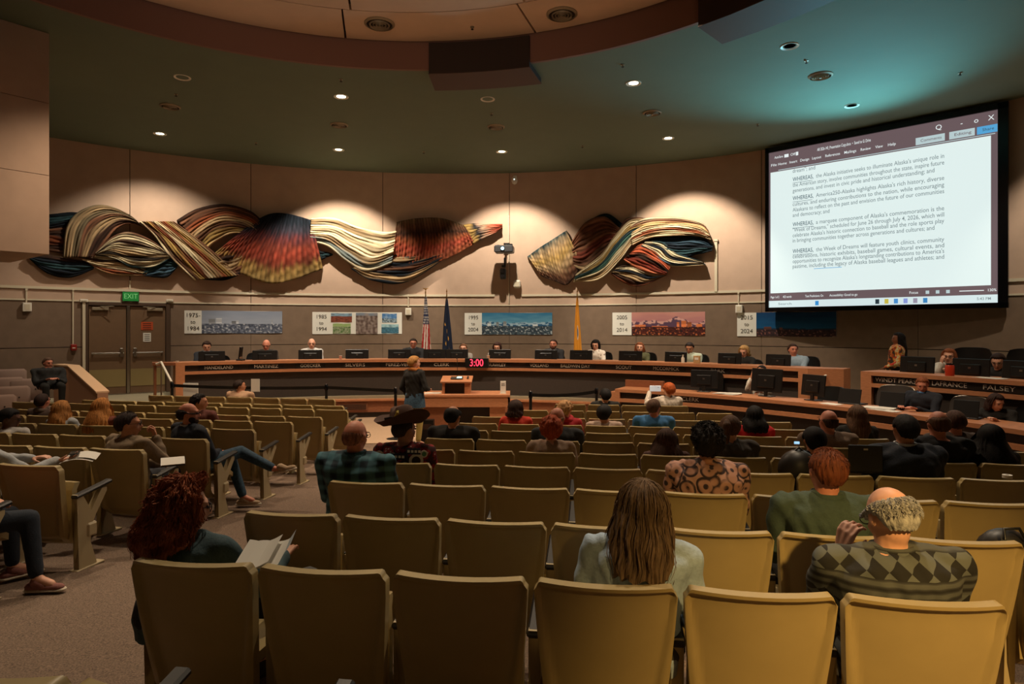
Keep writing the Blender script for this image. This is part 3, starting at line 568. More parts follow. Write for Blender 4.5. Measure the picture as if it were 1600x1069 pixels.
BD2 = [
 ([(905, 362), (925, 342), (950, 334), (975, 352)], [(898, 378), (920, 356), (948, 346), (965, 360)], [NV, TE, '2a3028', DB], 5, 'v', (.04, .08)),
 ([(893, 378), (914, 348), (944, 338), (968, 356)], [(896, 416), (918, 424), (940, 404), (956, 378)], [BR, '7a4a34', BR, '7a3a2a', BR, TAN], 10, 'v', (.12, .16)),
 ([(885, 360), (865, 373), (843, 387), (824, 401)], [(910, 412), (888, 444), (868, 440), (846, 432)], [TE, TAN, GO, TAN, BR, DB], 16, 'x', (.12, .12)),
 ([(968, 356), (978, 342), (992, 339), (1010, 341)], [(955, 385), (968, 372), (985, 362), (1004, 356)], [BR, '4a3024', BR, TAN], 6, 'v', (.16, .14)),
 ([(900, 428), (938, 398), (960, 368), (984, 344), (1012, 342)], [(896, 441), (936, 437), (966, 410), (990, 380), (1016, 372)], [TAN, CRM, GO, TE, '3c5a50', CRM, TAN, CRM], 12, 'v', (.24, .16)),
 ([(984, 352), (1008, 341), (1052, 339), (1094, 347), (1106, 358)], [(988, 384), (1014, 373), (1050, 369), (1086, 369), (1111, 375)], [CRM, BR, 'cfa777', CRM, RU, CRM, TAN], 10, 'v', (.26, .16)),
 ([(1012, 372), (1050, 370), (1090, 369), (1114, 382)], [(1030, 392), (1060, 402), (1090, 398), (1113, 392)], [NV, BL_, NV, TE, NV], 8, 'v', (.14, .12)),
 ([(1010, 376), (1036, 378), (1056, 394), (1096, 408)], [(1000, 386), (1022, 404), (1050, 417), (1104, 414)], [TE, CRM, NV, CRM, BL_, CRM], 8, 'v', (.18, .12)),
 ([(988, 392), (1004, 380), (1026, 394), (1048, 418)], [(974, 406), (990, 417), (1016, 427), (1040, 430)], [RU, 'b5583a', DB, RD, 'c07050'], 8, 'v', (.2, .14)),
 ([(964, 418), (988, 412), (1016, 424), (1044, 429)], [(954, 428), (976, 443), (1002, 447), (1040, 431)], [DB, CRM, NV, TAN, DB, RU], 8, 'v', (.14, .12)),
]
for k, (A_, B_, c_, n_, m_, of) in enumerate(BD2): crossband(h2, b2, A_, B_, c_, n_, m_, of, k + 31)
# ================================================================ photo banners on the wall
print_mat = vcol_mat('printed_banner', .6)
def banner(lab, px0, px1, y0, y1, parts, yrs, textw):
    xm = (px0 + px1)/2; p = wallpt(xm, (y0 + y1)/2, .02); o = thing('photo_banner', lab, 'banner', p)
    a0, a1 = rang(px0, RW), rang(px1, RW); z0, z1 = zat(y1, ring(xm, RW)[1]), zat(y0, ring(xm, RW)[1])
    def panel(pa, pb, fn, nm, off=.014, ya=0, yb=1):
        nu = max(6, int((pb - pa)*1.0)); nv = 34; b0, b1 = rang(pa, RW), rang(pb, RW); V = []; K = []
        for j in range(nv + 1):
            for i in range(nu + 1):
                u, v = i/nu, j/nv; x, y = pol(b0 + (b1 - b0)*u, RW - off - .004*math.sin(u*9), CW); z = z1 + (z0 - z1)*(ya + (yb - ya)*v)
                V.append((x - p.x, y - p.y, z - p.z + .004*math.sin(u*7))); K.append((*fn(u, v), 1))
        me = D.meshes.new(nm); me.from_pydata(V, [], [(j*(nu + 1) + i, (j + 1)*(nu + 1) + i, (j + 1)*(nu + 1) + i + 1, j*(nu + 1) + i + 1) for j in range(nv) for i in range(nu)])
        me.materials.append(print_mat); a = me.color_attributes.new('Col', 'FLOAT_COLOR', 'POINT'); a.data.foreach_set('color', np.array(K, dtype=np.float32).ravel()); return link(nm, me, o)
    MB().arc(CW, RW - .01, RW - .002, z0, z1, a0, a1, 8).build('backing_sheet', M['paper'], o, origin=p)
    card = MB().arc(CW, RW - .017, RW - .01, z0, z1, a0, rang(px0 + textw, RW), 3).build('text_card', M['paper'] if 'x' not in yrs else M['paperb'], o, origin=p)
    am = rang(px0 + textw/2, RW)
    for k, s in enumerate(yrs):
        x, y = pol(am, RW - .022, CW); text_obj('lettering', s, .15 if k != 1 else .13, M['gap'], Matrix.Translation((x - p.x, y - p.y, (z0 + z1)/2 - p.z + .17*(1 - k))) @ Matrix.Rotation(-am, 4, 'Z') @ Matrix.Rotation(R_(90), 4, 'X'), card)
    for pa, pb, fn, ya, yb in parts: panel(pa, pb, fn, 'photo_print', .016, ya, yb)
def mixc(a, b, t): t = min(max(t, 0), 1); return tuple(x + (y - x)*t for x, y in zip(a, b))
def N2(x, y, s=0): return noise.noise(Vector((x, y, s)))
def skyline(sky0, sky1, mtn, gnd0, gnd1, bld, hz, seed, blds, mt=.0, snow=None):
    s0, s1, m_, g0, g1, bc = [lin(c) for c in (sky0, sky1, mtn, gnd0, gnd1, bld)]; sn = lin(snow) if snow else None
    def f(u, v):
        c = mixc(s0, s1, v/hz + .3*N2(u*6, v*9, seed))
        if mt:
            mh = hz - mt*(.6 + .5*N2(u*4, 0, seed + 5) + .2*N2(u*14, 0, seed + 6))
            if v > mh:
                c = m_
                if sn and N2(u*18, v*12, seed + 7) > (v - mh)*3 - .25: c = sn
        for b0, b1, top, br in blds:
            if b0 < u < b1 and top < v < hz + .1: c = tuple(q*br*(.8 + .4*(int(v*60) % 2)) for q in bc)
        if v > hz:
            n = N2(u*30, v*14, seed + 2); c = mixc(g0, g1, .5 + 1.6*n)
            if N2(u*38, v*16, seed + 3) > .33: c = mixc(c, bc, .8)
        return c
    return f
def scene2(a, b, c, hz, seed):
    A_, B_, C_ = lin(a), lin(b), lin(c)
    return lambda u, v: mixc(A_, C_, N2(u*5, v*6, seed)*.8 + .1) if v < hz else mixc(B_, C_, .4 + N2(u*9, v*9, seed + 1))
banner('grey cityscape photo banner with the years 1975 to 1984, nearest the door', 288, 441, 486, 521, [(315, 441, skyline('7f8798', '949aa8', '6a7080', '3c4150', '6a6f7e', 'b5b7bd', .58, 3, [(.08, .16, .36, .5), (.17, .24, .34, 1), (.36, .42, .45, .3), (.42, .45, .42, 1), (.86, .88, .36, .8)]), 0, 1)], ['1975-', 'to', '1984'], 27)
banner('banner of several small colour photos with the years 1985 to 1994', 488, 628, 488, 522, [(517, 550, scene2('7fa0b4', '8a4a38', '5a3024', .35, 4), .05, .46), (520, 548, scene2('8fa86a', '4b6a35', 'a8a890', .3, 5), .52, .98),
   (556, 590, scene2('7a8390', '5c4a44', '9a8a82', .12, 6), .03, 1), (597, 620, scene2('4a7ab0', '303c40', 'b0c8d8', .55, 7), .06, .47), (596, 623, scene2('a0c4cc', '4a7a90', '305060', .35, 8), .55, .97)], ['1985', 'to', '1994'], 28)
banner('blue city and mountain photo banner with the years 1995 to 2004 behind the projector shadow', 726, 863, 489, 523, [(753, 863, skyline('2f6f95', '6aa0b8', '2c5a80', '2a3440', '4a5a64', 'c0c8cc', .6, 12, [(.08, .13, .45, 1), (.2, .24, .42, .4), (.3, .35, .4, .5), (.72, .8, .5, 1)], .25, '9cb8c8'), 0, 1)], ['1995', 'to', '2004'], 27)
banner('pink sunset city photo banner with the years 2005 to 2014', 957, 1102, 488, 524, [(987, 1102, skyline('c48a80', 'a8707a', '5a4258', '5a2820', '2c1a1c', 'd87a4a', .62, 21, [(.05, .2, .55, .8), (.28, .5, .6, .9), (.62, .66, .42, 1), (.68, .75, .36, 1), (.76, .82, .42, .5), (.88, .96, .5, .9)], .45, 'd0a098'), 0, 1)], ['2005', 'to', '2014'], 30)
banner('deep blue night city photo banner with the years 2015 to 2024 under the screen', 1152, 1307, 488, 526, [(1182, 1307, skyline('0e3660', '10507c', '1a2f44', '2a1c20', '3c2a2c', '8a5a50', .72, 33, [(.1, .2, .6, .4), (.3, .34, .62, .8)], .08), 0, 1)], ['2015', 'to', '2024'], 30)
# ================================================================ flags
def flag(lab, px, ytop, ybot, rad, fn, seed, finial):
    x, y = ring(px, 12.35); zt = zat(ytop, y); b = Vector((x, y, .04)); o = thing('flag', lab, 'flag', b)
    MB().tube([(0, 0, 0), (0, 0, zt - .04)], .015, 8).build('pole', M['brass'], o, 50); MB().lathe([(.16, 0), (.17, .02), (.05, .05), (.02, .12)], 20).build('base', M['brass'], o, 40)
    mb = MB()
    if finial == 'eagle': mb.lathe([(0, 0), (.02, .03), (.012, .07), (0, .1)], 10).tube([(-.07, 0, .08), (0, 0, .05), (.07, 0, .08)], .012)
    else: mb.lathe([(0, 0), (.02, .03), (.008, .09), (0, .13)], 10)
    t = mb.build('finial', M['brass'], o, 50); t.location = (0, 0, zt - .04)
    z1 = zt - .04 - .12; z0 = zat(ybot, y) - .5 - .04; V = []; K = []; na, nz = 64, 60
    for j in range(nz + 1):
        v = j/nz; z = z1 + (z0 - z1)*v; R = .015 + rad*min(1, v*1.25)**.8
        for i in range(na + 1):
            a = 2*math.pi*i/na; r = R*(1 + .26*math.sin(a*6 + seed + v*1.3) + .1*math.sin(a*11 + v*5))
            V.append((r*math.cos(a)*.95 + .02*v, r*math.sin(a)*.55, z)); K.append((*fn(i/na, v, a), 1))
    me = D.meshes.new('cloth'); me.from_pydata(V, [], [(j*(na + 1) + i, j*(na + 1) + i + 1, (j + 1)*(na + 1) + i + 1, (j + 1)*(na + 1) + i) for j in range(nz) for i in range(na)])
    me.materials.append(vcol_mat('flag_cloth', .7)); ca = me.color_attributes.new('Col', 'FLOAT_COLOR', 'POINT'); ca.data.foreach_set('color', np.array(K, dtype=np.float32).ravel()); me.polygons.foreach_set('use_smooth', [True]*len(me.polygons)); link('cloth', me, o)
    return o
W_, RED, BLU, NAV, YEL, ORG = lin('c8c0b4'), lin('9c2a2a'), lin('1c2444'), lin('1a2236'), lin('d8a040'), lin('d08a2a')
def us(u, v, a):
    if v < .38: return W_ if (int((u*40 + int(v*26)*.5)) % 2 == 0 and int(v*26*2) % 2 == 0) else BLU
    return RED if int((u*13 + v*2.2)*1.5) % 2 == 0 else W_
def ak(u, v, a):
    for su, sv_ in ((.66, .36), (.75, .45), (.80, .55), (.70, .62), (.83, .68), (.72, .74), (.8, .78)):
        if ((u - su)*1.6)**2 + ((v - sv_)*1.0)**2 < .00045: return YEL
    return NAV
def go(u, v, a):
    d = math.hypot((u - .74)*2.2, v - .45)
    if d < .1: return W_ if d > .07 else lin('4a5a6a')
    return ORG
flag('furled stars and stripes flag on a brass pole behind the council desk', 665, 455, 552, .10, us, 1, 'eagle')
flag('furled navy flag with yellow stars beside the striped flag', 698, 458, 552, .12, ak, 2, 'spear')
flag('furled orange-gold flag with a round emblem standing alone right of the projector', 902, 458, 556, .085, go, 3, 'spear')
# ================================================================ monitors and things on the desks
def monitor(px, R, zb, w_, h_, lab, C=CD, yaw=0, tilt=.12, gl=False, group=None, stand=.1, off=(0, 0)):
    a = rang(px, R, C); x, y = pol(a, R, C); o = thing('monitor', lab, 'monitor', (x, y, zb), -a + yaw, group)
    T = Matrix.Translation((0, 0, stand + h_/2)) @ Matrix.Rotation(-tilt, 4, 'X')
    MB().box((0, 0, 0), (w_, .03, h_), T=T, bev=.008).box((0, -.025, -.02), (w_*.55, .035, h_*.55), T=T, bev=.012).build('housing', M['black'], o)
    MB().box((0, .017, 0), (w_ - .03, .003, h_ - .03), T=T).build('screen', M['blackgl'], o)
    MB().box((0, -.03, stand*.6), (.06, .03, stand*1.6)).box((0, 0, .008), (.24, .18, .014), bev=.004).build('stand', M['black'], o)
    MB().box((0, -.045, 0), (.04, .004, .03), T=T).build('badge', M['steel'], o); return o
mons = [(331, 'HANDELAND'), (414, 'MARTINEZ'), (485, 'GOECKER'), (558, 'SILVERS'), (624, 'PEREZ-VERDIA'), (679, 'CLERK'), (714, 'clerk right'), (781, 'BRAWLEY'), (853, 'VOLLAND'), (908, 'BALDWIN'), (985, 'SCOUT'), (1056, 'MCCORMICK'), (1140, 'PARK'), (1216, 'JOHNSON')]
mw = ['in front of the navy-suited man at the left end', 'in front of the bald man in a dark jacket', 'in front of the bald man in a white shirt', 'at the empty seat on the long desk', 'left of the man in dark jacket and glasses behind the standing woman',
      'just right of the striped flag on the long desk', 'in front of the navy starred flag', 'right of the red timer, in front of a brown-haired woman', 'left of the man in a dark suit', 'in front of the woman with long black hair', 'in front of the woman with a reddish bob', 'in front of the man in a pale green shirt',
      'in front of the blonde woman on the long desk', 'in front of the man in a light blue shirt and tie']
for (px, _), s in zip(mons, mw): monitor(px, 10.25, .835, .55 if px < 1000 else .5, .26, 'black desk monitor ' + s, stand=-.02 + .0 if False else .03)
for px, s in ((1433, 'left of the woman in a white jacket'), (1517, 'right of the woman in a white jacket'), (1598, 'at the right edge of the picture on the side desk')): monitor(px, 10.25, .84, .55, .3, 'black desk monitor ' + s, stand=.03)
for px, s, w_, h_, yw in ((1100, 'second from the left on the lower desk', .5, .34, .25), (1198, 'large one in front of the bearded man on the lower desk', .6, .42, -.1), (1271, 'right of the bearded man on the lower desk', .48, .36, -.25)): monitor(px, 8.85, .42, w_, h_, 'black monitor, ' + s, yaw=yw, stand=.08)
def laptop(px, R, z, lab, C=CD, w_=.36, ang_=1.75, yaw=0):
    a = rang(px, R, C); x, y = pol(a, R, C); o = thing('laptop', lab, 'laptop', (x, y, z), -a + yaw)
    MB().box((0, .12, .01), (w_, .25, .018), bev=.004).build('base', M['black'], o); T = Matrix.Rotation(-.25, 4, 'X'); MB().box((0, 0, .13), (w_, .012, .25), T=T, bev=.004).build('lid', M['black'], o); return o
laptop(1326, 8.8, .42, 'black laptop on the lower desk right of the three monitors'); laptop(1508, 8.7, .42, 'black laptop left of the dark-haired woman at the lower desk', yaw=.3, w_=.3); laptop(1392, 8.85, .42, 'black laptop in front of the red-haired man at the lower desk', yaw=.1)
def on_desk(px, R, z, rzz=0): a = rang(px, R, CD); x, y = pol(a, R, CD); return (x, y, z), -a + rzz
def papers(px, R, z, lab, w_=.3, d_=.22, n=3):
    l, r = on_desk(px, R, z); o = thing('papers', lab, 'papers', l, r)
    for k in range(n): MB().box((.02*k, .015*k, .004 + .004*k), (w_, d_, .003), rz=.15*k - .1).build('sheet', M['paper'], o)
papers(1299, 8.6, .42, 'white sheet beside the laptop on the lower desk', n=1); papers(1366, 8.65, .42, 'spread white papers on the lower desk left of the red-haired man', .42, .3, 4); papers(1383, 8.5, .42, 'single white sheets near the front edge of the lower desk', .36, .16, 2)
papers(1508, 8.9, .42, 'white sheet standing behind the laptop on the lower desk', .25, .2, 1); papers(1546, 9.95, .9, 'papers under the hands of the woman with glasses on the side desk', .4, .2, 2); papers(1132, 8.7, .42, 'stack of white binders on the lower desk beside the bearded man', .42, .2, 5); papers(1484, 8.65, .42, 'curled white paper on the lower desk behind the balding man', .25, .16, 2)
l, r = on_desk(1484, 9.95, .90); o = thing('drink_bottle', 'red drink bottle in front of the woman in a white jacket', 'bottle', l, r)
MB().lathe([(0, 0), (.06, 0), (.065, .02), (.065, .15), (.055, .17), (0, .17)], 20).build('bottle_body', mat('red_bottle', 'b8361c', .35), o, 40); MB().lathe([(.05, .17), (.05, .195), (0, .195)], 16).build('lid', M['blackgl'], o, 40)
for px, s, c in ((532, 'small pink paper cup left of the empty seat on the long desk', 'c08a78'), (277, 'small white dish on the left end of the long desk', 'd8cfc0'), (763, 'small cup beside the red timer', 'b89a80'), (380, 'tiny', '')):
    if not c: continue
    l, r = on_desk(px, 10.0, .9); o = thing('cup', s, 'cup', l, r); MB().lathe([(0, 0), (.028, 0), (.036, .09 if px != 277 else .03), (.032, .088 if px != 277 else .028), (0, .01)], 16).build('cup_body', mat('cup' + c, c, .6), o, 40); MB().lathe([(.036, .085 if px != 277 else .028), (.039, .09 if px != 277 else .032), (.034, .092 if px != 277 else .034)], 16).build('rim', M['paper'], o, 40)
l, r = on_desk(376, 10.1, .9); o = thing('desk_phone', 'black upright device on the long desk between the two leftmost monitors', 'phone', l, r + .9); MB().box((0, 0, .02), (.14, .16, .04), bev=.01).build('base', M['black'], o); MB().box((0, 0, 0), (.09, .05, .3), T=Matrix.Translation((0, 0, .17)) @ Matrix.Rotation(.15, 4, 'X'), bev=.01).build('device_body', M['black'], o); MB().lathe([(0, .03), (.04, .05), (.045, .08), (.02, .1)], 12).build('silver_knob', M['steel'], o, 50)
l, r = on_desk(1067, 10.0, .9); o = thing('bottle', 'small white bottle in front of the man in a pale green shirt', 'bottle', l, r); MB().lathe([(0, 0), (.035, 0), (.035, .1), (.015, .13), (.015, .16), (0, .16)], 14).build('bottle_body', M['white'], o, 50); MB().lathe([(.017, .15), (.017, .175), (0, .175)], 12).build('cap', M['paint'], o, 40)
l, r = on_desk(1089, 10.0, .9); o = thing('box', 'tan cardboard folder standing in front of the man in a pale green shirt', 'box', l, r); MB().box((0, 0, .08), (.14, .05, .16), bev=.004).build('folder', mat('cardboard', 'b59263', .8), o); MB().box((0, -.027, .1), (.08, .002, .05)).build('label_patch', M['paper'], o)
# timer
l, r = on_desk(745, 9.72, .70); o = thing('countdown_timer', 'black countdown timer box showing 3:00 in glowing red digits', 'timer', l, r); MB().box((0, 0, .12), (.56, .09, .23), bev=.01).build('housing', M['black'], o)
text_obj('digits', '3:00', .24, mat('red_digits', 'ff3048', .4, emit=3.2), Matrix.Translation((0, -.048, .12)) @ Matrix.Rotation(R_(90), 4, 'X'), o, width=.32)
# lectern table
td = 12.5; tx0, tx1 = (657 - 800)/FPX*td, (797 - 800)/FPX*td; tb = ((tx0 + tx1)/2, td + .35, ZF); tw = tx1 - tx0
o = thing('lectern_table', 'wooden table carrying the lectern in front of the council desk', 'table', tb)
MB().box((0, 0, .80), (tw, .8, .05), bev=.006).build('tabletop', M['wood'], o); MB().box((0, -.36, .68), (tw, .04, .2)).box((tw/2 - .02, 0, .68), (.04, .76, .2)).build('apron', M['wood'], o)
MB().box((-tw/2 + .3, 0, .29), (.5, .6, .58)).build('left_cabinet', M['wood2'], o); MB().box((tw/2 - .25, 0, .29), (.3, .6, .58)).build('right_leg', M['wood'], o); MB().box((.1, .15, .3), (1.0, .03, .56)).build('back_panel', M['strip'], o)
lc_ = at(716, 614, td + .35); lx = (714 - 800)/FPX*(td + .3)
o = thing('lectern', 'small wooden tabletop lectern with a control panel and microphone', 'lectern', (lx, td + .3, ZF + .825))
wl = .56; MB().box((-wl/2 + .03, 0, .12), (.05, .4, .24)).box((wl/2 - .06, 0, .12), (.11, .4, .24)).build('side_panel', M['wood'], o); MB().box((0, -.1, .12), (wl - .1, .03, .24)).build('front_panel', M['strip'], o)
tp = MB().box((0, 0, 0), (wl + .06, .5, .035), T=Matrix.Translation((0, 0, .27)) @ Matrix.Rotation(.16, 4, 'X'), bev=.005).build('top', M['wood'], o)
T = Matrix.Translation((.0, -.02, .30)) @ Matrix.Rotation(.16, 4, 'X')
cp = MB().box((0, 0, 0), (.24, .18, .02), T=T, bev=.004).build('control_panel', M['blackgl'], o); MB().box((.05, 0, .012), (.1, .12, .002), T=T).build('display', mat('cyan_display', 'a8e0e0', .3, emit=1.5), cp); MB().box((.22, .02, .006), (.03, .16, .015), T=T).build('pen', M['gap'], o)
MB().tube([(.0, .1, .3), (0, .1, .55), (0, .02, .68)], .006, 6).box((0, .0, .69), (.02, .07, .02)).build('microphone', M['black'], o)
p_ = ((786 - 800)/FPX*(td + .1), td + .15, ZF + .825); o = thing('sign_holder', 'small upright white paper sign in an acrylic holder on the lectern table', 'sign', p_)
MB().box((0, 0, .13), (.11, .012, .24), bev=.003).build('sheet', M['paper'], o); MB().box((0, 0, .005), (.13, .08, .01)).build('holder_base', M['white'], o)
mb = MB(); [mb.box((0, -.007, .2 - .02*k), (.07, .001, .006)) for k in range(3)]; mb.build('printing', M['gap'], o)
o = thing('papers', 'loose white papers on the left side of the lectern table', 'papers', (tx0 + .2, td + .2, ZF + .826)); [MB().box((.03*k, 0, .003 + .004*k), (.3, .22, .003), rz=.2*k).build('sheet', M['paper'], o) for k in range(2)]
o = thing('waste_bin', 'small black bin with a label standing left of the lectern table', 'bin', ((668 - 800)/FPX*11.9, 11.9, ZF)); MB().prism([(-.12, -.1), (.12, -.1), (.12, .1), (-.12, .1)], .42).build('bin_body', M['black'], o); MB().box((0, -.105, .3), (.18, .006, .1)).build('label_plate', M['boxpan'], o)
# white easel sheet left, and barrier belts
o = thing('sign_board', 'plain white sheet standing against the left end of the council desk', 'sign', at(298, 625, 12.9)); MB().box((0, 0, .13), (.3, .015, .42), bev=.003).build('sheet', M['paper'], o); MB().box((0, .02, -.1), (.2, .03, .3)).build('support', M['gap'], o)
posts = {}
def post(px, py, d, lab):
    x = (px - 800)/FPX*d; zt = zat(py, d); o = thing('barrier_post', lab, 'barrier post', (x, d, ZF)); h = zt - ZF
    MB().tube([(0, 0, .02), (0, 0, h - .05)], .028, 12).build('pole', M['black'], o, 50); MB().lathe([(0, 0), (.17, 0), (.17, .015), (.04, .045), (0, .045)], 24).build('base', M['black'], o, 40)
    MB().lathe([(.036, h - .12), (.036, h - .02), (.02, h), (0, h)], 14).build('cassette', M['blackgl'], o, 40); posts[px] = Vector((x, d, zt - .07)); return o
post(269, 597, 12.85, 'black belt barrier post at the left end of the council desk'); post(510, 600, 12.7, 'black belt barrier post in the middle of the left belt run'); post(618, 605, 12.2, 'black belt barrier post left of the standing woman')
post(829, 611, 11.6, 'black belt barrier post right of the lectern table'); post(932, 606, 12.1, 'black belt barrier post behind the man in black in the front row')
def belt(a, b, sag, lab):
    A_, B_ = posts[a], posts[b]; o = thing('barrier_belt', lab, 'barrier belt', A_); n = 14; mb = MB(); V = []
    for i in range(n + 1):
        t = i/n; p = A_.lerp(B_, t) - A_; z = p.z - sag*4*t*(1 - t)
        for dy, dz in ((-.003, -.03), (.003, -.03), (.003, .03), (-.003, .03)): V.append((p.x, p.y + dy, z + dz))
    mb.add(V, [(4*i + j, 4*i + (j + 1) % 4, 4*i + 4 + (j + 1) % 4, 4*i + 4 + j) for i in range(n) for j in range(4)]); mb.build('webbing', M['black'], o)
    MB().box(tuple(B_ - A_), (.02, .02, .07)).build('end_clip', M['blackgl'], o)
belt(269, 510, .03, 'black retractable belt across the left part of the council desk'); belt(510, 618, .0, 'black retractable belt between the middle and right posts left of the standing woman'); belt(829, 932, .04, 'black retractable belt to the right of the lectern table')
# ================================================================ auditorium seats
def shell_pt(u, v, side):
    hw = (.266 - .055*(1 - v)**1.3); z = .20 + .65*v; y = -.165 - .135*v**1.1 - .012*math.sin(math.pi*v)
    if v < .12: y += (.12 - v)*1.1*.6
    y += .05*u*u*(.6 + .4*v)
    x = hw*u
    if side == 'r':     # rear face with raised rim that widens downwards
        e = .93 - .20*(1 - v); m = min(1, max(0, (abs(u) - e)/.07)); t = min(1, max(0, (v - .955)/.025)); bt = min(1, max(0, (.06 - v)/.03)); m = max(m, t, bt); m = m*m*(3 - 2*m); y -= .012 + .024*m
    else: y += .012
    return (x, y, z)
us_ = [-1, -.985, -.95, -.9, -.85, -.8, -.74, -.68, -.5, -.25, 0, .25, .5, .68, .74, .8, .85, .9, .95, .985, 1]; vs_ = [0, .015, .03, .06, .1, .15, .3, .45, .6, .75, .88, .94, .96, .98, .992, 1]
V = []; F = []; nu, nv = len(us_), len(vs_)
for sd in ('r', 'f'):
    for v in vs_:
        for u in us_:
            x, y, z = shell_pt(u, v, sd)
            # round the corners
            if v > .94 and abs(u) > .9:
                k = (v - .94)/.06; m = (abs(u) - .9)/.1; x *= 1 - .05*k*m; z -= .022*m*m*k
            V.append((x, y, z))
o2 = nu*nv
for j in range(nv - 1):
    for i in range(nu - 1): a = j*nu + i; F += [(a, a + 1, a + nu + 1, a + nu), (o2 + a, o2 + a + nu, o2 + a + nu + 1, o2 + a + 1)]
for i in range(nu - 1): F += [(i, o2 + i, o2 + i + 1, i + 1), ((nv - 1)*nu + i, (nv - 1)*nu + i + 1, o2 + (nv - 1)*nu + i + 1, o2 + (nv - 1)*nu + i)]
for j in range(nv - 1): F += [(j*nu, (j + 1)*nu, o2 + (j + 1)*nu, o2 + j*nu), (j*nu + nu - 1, o2 + j*nu + nu - 1, o2 + (j + 1)*nu + nu - 1, (j + 1)*nu + nu - 1)]
back_me = MB().add(V, F).mesh('backrest', M['chair'], 50)
def seat_mb():
    mb = MB(); V = []; n = 8
    for side in (1, 0):
        for j in range(n + 1):
            for i in range(n + 1):
                u, v = i/n*2 - 1, j/n; x = .235*u*(1 - .08*v**3); y = -.21 + .43*v; z = .02*u*u + (-.03 if v > .9 else 0)*(v - .9)*10
                V.append((x, y, z + (.0 if side else -.045 - .01*(1 - u*u))))
    F = []
    for j in range(n):
        for i in range(n): a = j*(n + 1) + i; b = (n + 1)**2 + a; F += [(a, a + 1, a + n + 2, a + n + 1), (b, b + n + 1, b + n + 2, b + 1)]
    q = (n + 1)**2
    for i in range(n): F += [(i, q + i, q + i + 1, i + 1), (n*(n + 1) + i, n*(n + 1) + i + 1, q + n*(n + 1) + i + 1, q + n*(n + 1) + i), (i*(n + 1), (i + 1)*(n + 1), q + (i + 1)*(n + 1), q + i*(n + 1)), (i*(n + 1) + n, q + i*(n + 1) + n, q + (i + 1)*(n + 1) + n, (i + 1)*(n + 1) + n)]
    return mb.add(V, F)
seat_me = seat_mb().mesh('seat', M['chair'], 50)
# cast standard between seats: foot, waist, forked arms and hub
def standard():
    mb = MB(); P = [(-.12, 0), (.04, 0), (.05, .02), (-.01, .2), (.0, .33), (.05, .42), (.15, .57), (.15, .6), (.10, .6), (-.005, .45), (-.045, .5), (-.09, .6), (-.14, .6), (-.09, .44), (-.065, .34), (-.07, .2), (-.12, .02)]
    n = len(P)
    for t, s in ((.024, 1.0), (.034, .0)):
        if not s: continue
        V = [(-t, y, z) for y, z in P] + [(t, y, z) for y, z in P]; mb.add(V, [(i, (i + 1) % n, n + (i + 1) % n, n + i) for i in range(n)])
        bmf = bmesh.new(); vs = [bmf.verts.new((-t, y, z)) for y, z in P]; f = bmf.faces.new(vs); bmesh.ops.triangulate(bmf, faces=[f]); bmf.verts.index_update()
        idx = [[v.index for v in g.verts] for g in bmf.faces]; co = [tuple(v.co) for v in bmf.verts]; bmf.free()
        mb.add(co, idx); mb.add([(-x, y, z) for x, y, z in co], idx)
    mb.box((0, -.02, .008), (.08, .27, .016), bev=.004); mb.box((0, .0, .30), (.075, .1, .11), bev=.015); return mb
leg_me = standard().mesh('leg', M['chair_metal'], 30)
pad_me = MB().box((0, 0, 0), (.062, .36, .03), bev=.01).mesh('arm_pad', M['pad'])
tab_me = MB().prism([(-.03, -.16), (.03, -.16), (.05, .1), (.045, .19), (.0, .21), (-.04, .18)], .022).mesh('tablet_arm', M['pad'])
GRP = 'beige folding auditorium seats'
def seat(name_lab, x, y, yaw, occ=False, end=0, sx=1.0):
    z = floor_z(x, y); o = thing('auditorium_seat', name_lab, 'seat', (x, y, z), yaw, GRP)
    b = link('backrest', back_me, o); b.scale = (sx, 1, 1)
    s = link('seat', seat_me, o); s.scale = (sx, 1, 1)
    if occ: s.location = (0, .02, .42); s.rotation_euler = (-.05, 0, 0)
    else: s.location = (0, -.115, .46); s.rotation_euler = (R_(84), 0, 0)
    for sd in ((1,) if end == 0 else (1, -1)):
        l = link('leg', leg_me, o); l.location = (sd*.279*sx, -.02, 0)
        p = link('arm_pad', pad_me if end == 0 else tab_me, l); p.location = (0, .03, .61); p.rotation_euler = (.16, 0, 0)
    return o
ORD = ['first', 'second', 'third', 'fourth', 'fifth', 'sixth', 'seventh', 'eighth', 'ninth', 'tenth', 'eleventh', 'twelfth', 'thirteenth']
TH = R_(7.5); U = Vector((math.cos(TH), -math.sin(TH), 0)); NF = Vector((math.sin(TH), math.cos(TH), 0)); WS = .553
CR = {1: (829, 2.41, -3, 2), 2: (857, 3.24, -3, 4), 3: (893, 4.12, -3, 5), 4: (893, 4.95, -3, 6), 5: (901, 5.73, -3, 7), 6: (908, 6.55, -3, 7), 7: (912, 7.37, -3, 5), 8: (912, 8.2, -3, 5), 9: (917, 9.0, -3, 4), 10: (914, 9.82, -2, 3), 11: (917, 10.64, -1, 2)}
ROWL = {}
def crow(r):
    px, d, i0, i1 = CR[r]; return Vector(((px - 800)/FPX*d, d, 0)), i0, i1
OCC = {}   # (section,row,index): filled by the people table
def seat_center(P): return P + NF*.28
def near_row(P0, Uv, px):       # distance along the row line where it crosses the pixel column
    u = (px - 800)/FPX; return (u*P0.y - P0.x)/(Uv.x - u*Uv.y)
LT = R_(10.4); UL = Vector((math.cos(LT), -math.sin(LT), 0)); NL = Vector((math.sin(LT), math.cos(LT), 0))
